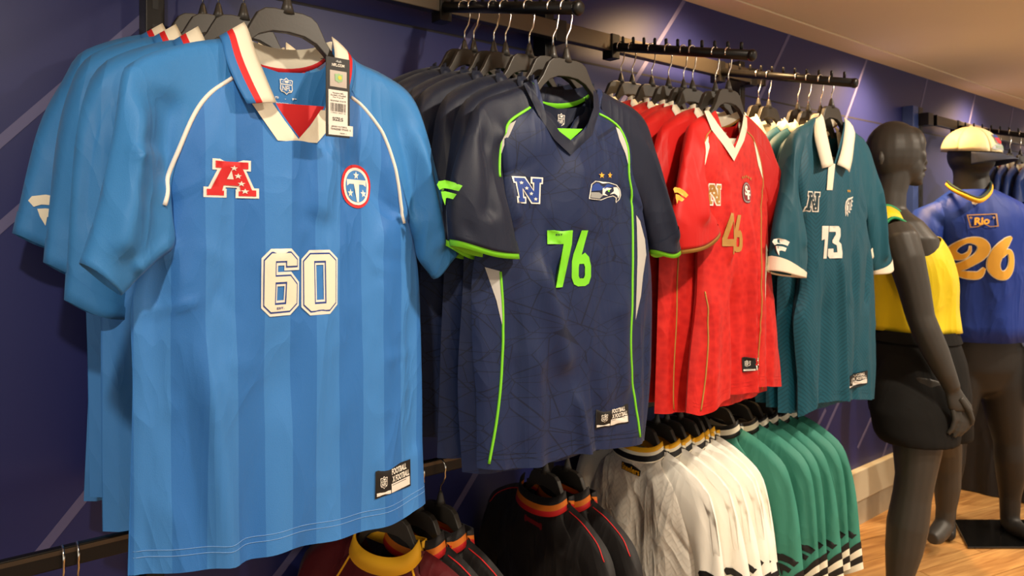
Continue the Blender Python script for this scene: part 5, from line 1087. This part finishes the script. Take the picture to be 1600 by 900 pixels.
put(decal('chest_badge', [[(-.5, .42), (.5, .5), (.5, -.42), (.2, -.46), (.02, -.26), (-.16, -.46), (-.42, -.5)], [(-.45, .36), (.44, .43), (.45, -.36), (.22, -.40), (.02, -.18), (-.18, -.40), (-.38, -.44)]], cp(1538.5, 344.5), .106, .056, cb, M['gold'], j2, .004, step=0))
put(text('badge_lettering', 'Rio', cp(1537.5, 345), .052, .030, cb, M['goldy'], j2, .004, .04, .08, .2))
for sx in (-1, 1): put(decal('badge_star', [star(0, 0, .5)], cp(1538.5 + sx * 15.5, 340), .014, .014, cb, M['gold'], j2, .004, step=0))
put(shield(cp(1530, 315), .020, .026, cb, j2, M['silver'], M['paper'], .010))
cpth = [at_d(1480.5, 288, D2 - .02), at_d(1488, 295, D2 - .07), at_d(1502, 303, D2 - .112), at_d(1516, 310, D2 - .130), at_d(1529, 314, D2 - .138), at_d(1538, 310, D2 - .130), at_d(1546, 301, D2 - .10), at_d(1548, 292, D2 - .06), at_d(1545, 286, D2 + .0)]
for dz, m, r in ((0, M['yel'], .0095), (.011, mat('dark_green_rib', rgb(16, 44, 34), .7), .006)):
    C = cat([tuple(p) for p in cpth], 30); v, f = tube_vf([Vector(p) + Vector((0, 0, dz)) - org for p in C], r, 8); mk('collar_band', v, f, m, j2)

# --- the cap
hc = at_d(1517, 233, D2); hc_dir = (RTv * .52 - FWv * .85).normalized(); hs_dir = Vector((-hc_dir.y, hc_dir.x, 0))
cp_t = thing('baseball_cap', 'cream baseball cap with crest patch and dark under-brim on the mannequin', 'cap', hc)
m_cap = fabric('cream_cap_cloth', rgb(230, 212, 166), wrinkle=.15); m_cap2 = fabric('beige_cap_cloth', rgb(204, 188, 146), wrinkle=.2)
def cap_pt(az, el, r=1.0):
    x = math.cos(az) * math.cos(el); y = math.sin(az) * math.cos(el); z = math.sin(el)
    return hc_dir * (.112 * x * r) + hs_dir * (.097 * y * r) + Vector((0, 0, .104 * z * r - .012 - .010 * x))
NA, NE = 40, 10; gores = {}
for g in range(6):
    a0 = -math.pi / 6 + g * math.pi / 3; V, Fc = [], []
    for i in range(NE + 1):
        for j in range(9): V.append(cap_pt(a0 + j / 8 * math.pi / 3, i / NE * math.pi / 2 * .995, 1 + .010 * math.sin(math.pi * j / 8)))
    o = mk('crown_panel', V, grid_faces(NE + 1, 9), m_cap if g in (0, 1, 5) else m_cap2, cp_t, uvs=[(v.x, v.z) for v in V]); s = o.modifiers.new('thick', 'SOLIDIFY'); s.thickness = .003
v, f = tube_vf([Vector((0, 0, .090)), Vector((0, 0, .095)), Vector((0, 0, .098))], [.008, .007, .002], 10); mk('button', v, f, m_cap, cp_t)
V, Fc = [], []
for i in range(7):
    q = i / 6
    for j in range(21):
        az = -1.15 + 2.3 * j / 20; p = cap_pt(az, 0, 1.0); ext = .062 * (math.cos(az / 1.15 * math.pi / 2) ** .55) * q
        V.append(p + hc_dir * ext + Vector((0, 0, -.004 - .026 * q - .026 * abs(az / 1.15) ** 2 * q)))
br = mk('brim', V, grid_faces(7, 21), [mat('navy_brim', rgb(40, 46, 66), .7), m_cap], cp_t); s = br.modifiers.new('thick', 'SOLIDIFY'); s.thickness = .004; s.offset = 1
def cap_patch(name, poly, w, h, dz, m, r, daz=0.0, parent=cp_t):
    v, f = tri_polys([xf(poly, (0, 0), w, h)], .012); return mk(name, [cap_pt(daz + x / .105, (dz + y) / .10, r) for x, y in v], f, m, parent)
pt = cap_patch('crest_patch', SHIELD, .046, .054, .050, M['silver'], 1.035); cap_patch('crest_field', [(x * .84, y * .84) for x, y in SHIELD], .046, .054, .050, M['bluep'], 1.045, 0, pt); cap_patch('crest_letters', [(-.4, .1), (.4, .1), (.36, -.26), (0, -.40), (-.36, -.26)], .046, .054, .050, M['redp'], 1.052, 0, pt)
cap_patch('scroll_patch', [(-.5, -.3), (-.3, .4), (0, .5), (.3, .4), (.5, -.3), (.3, -.5), (-.3, -.5)], .10, .024, .018, M['silver'], 1.03); cap_patch('scroll_letters', [(-.3, -.2), (.3, -.2), (.3, .25), (-.3, .25)], .10, .024, .018, mat('sage_print', rgb(126, 146, 116), .6), 1.04)
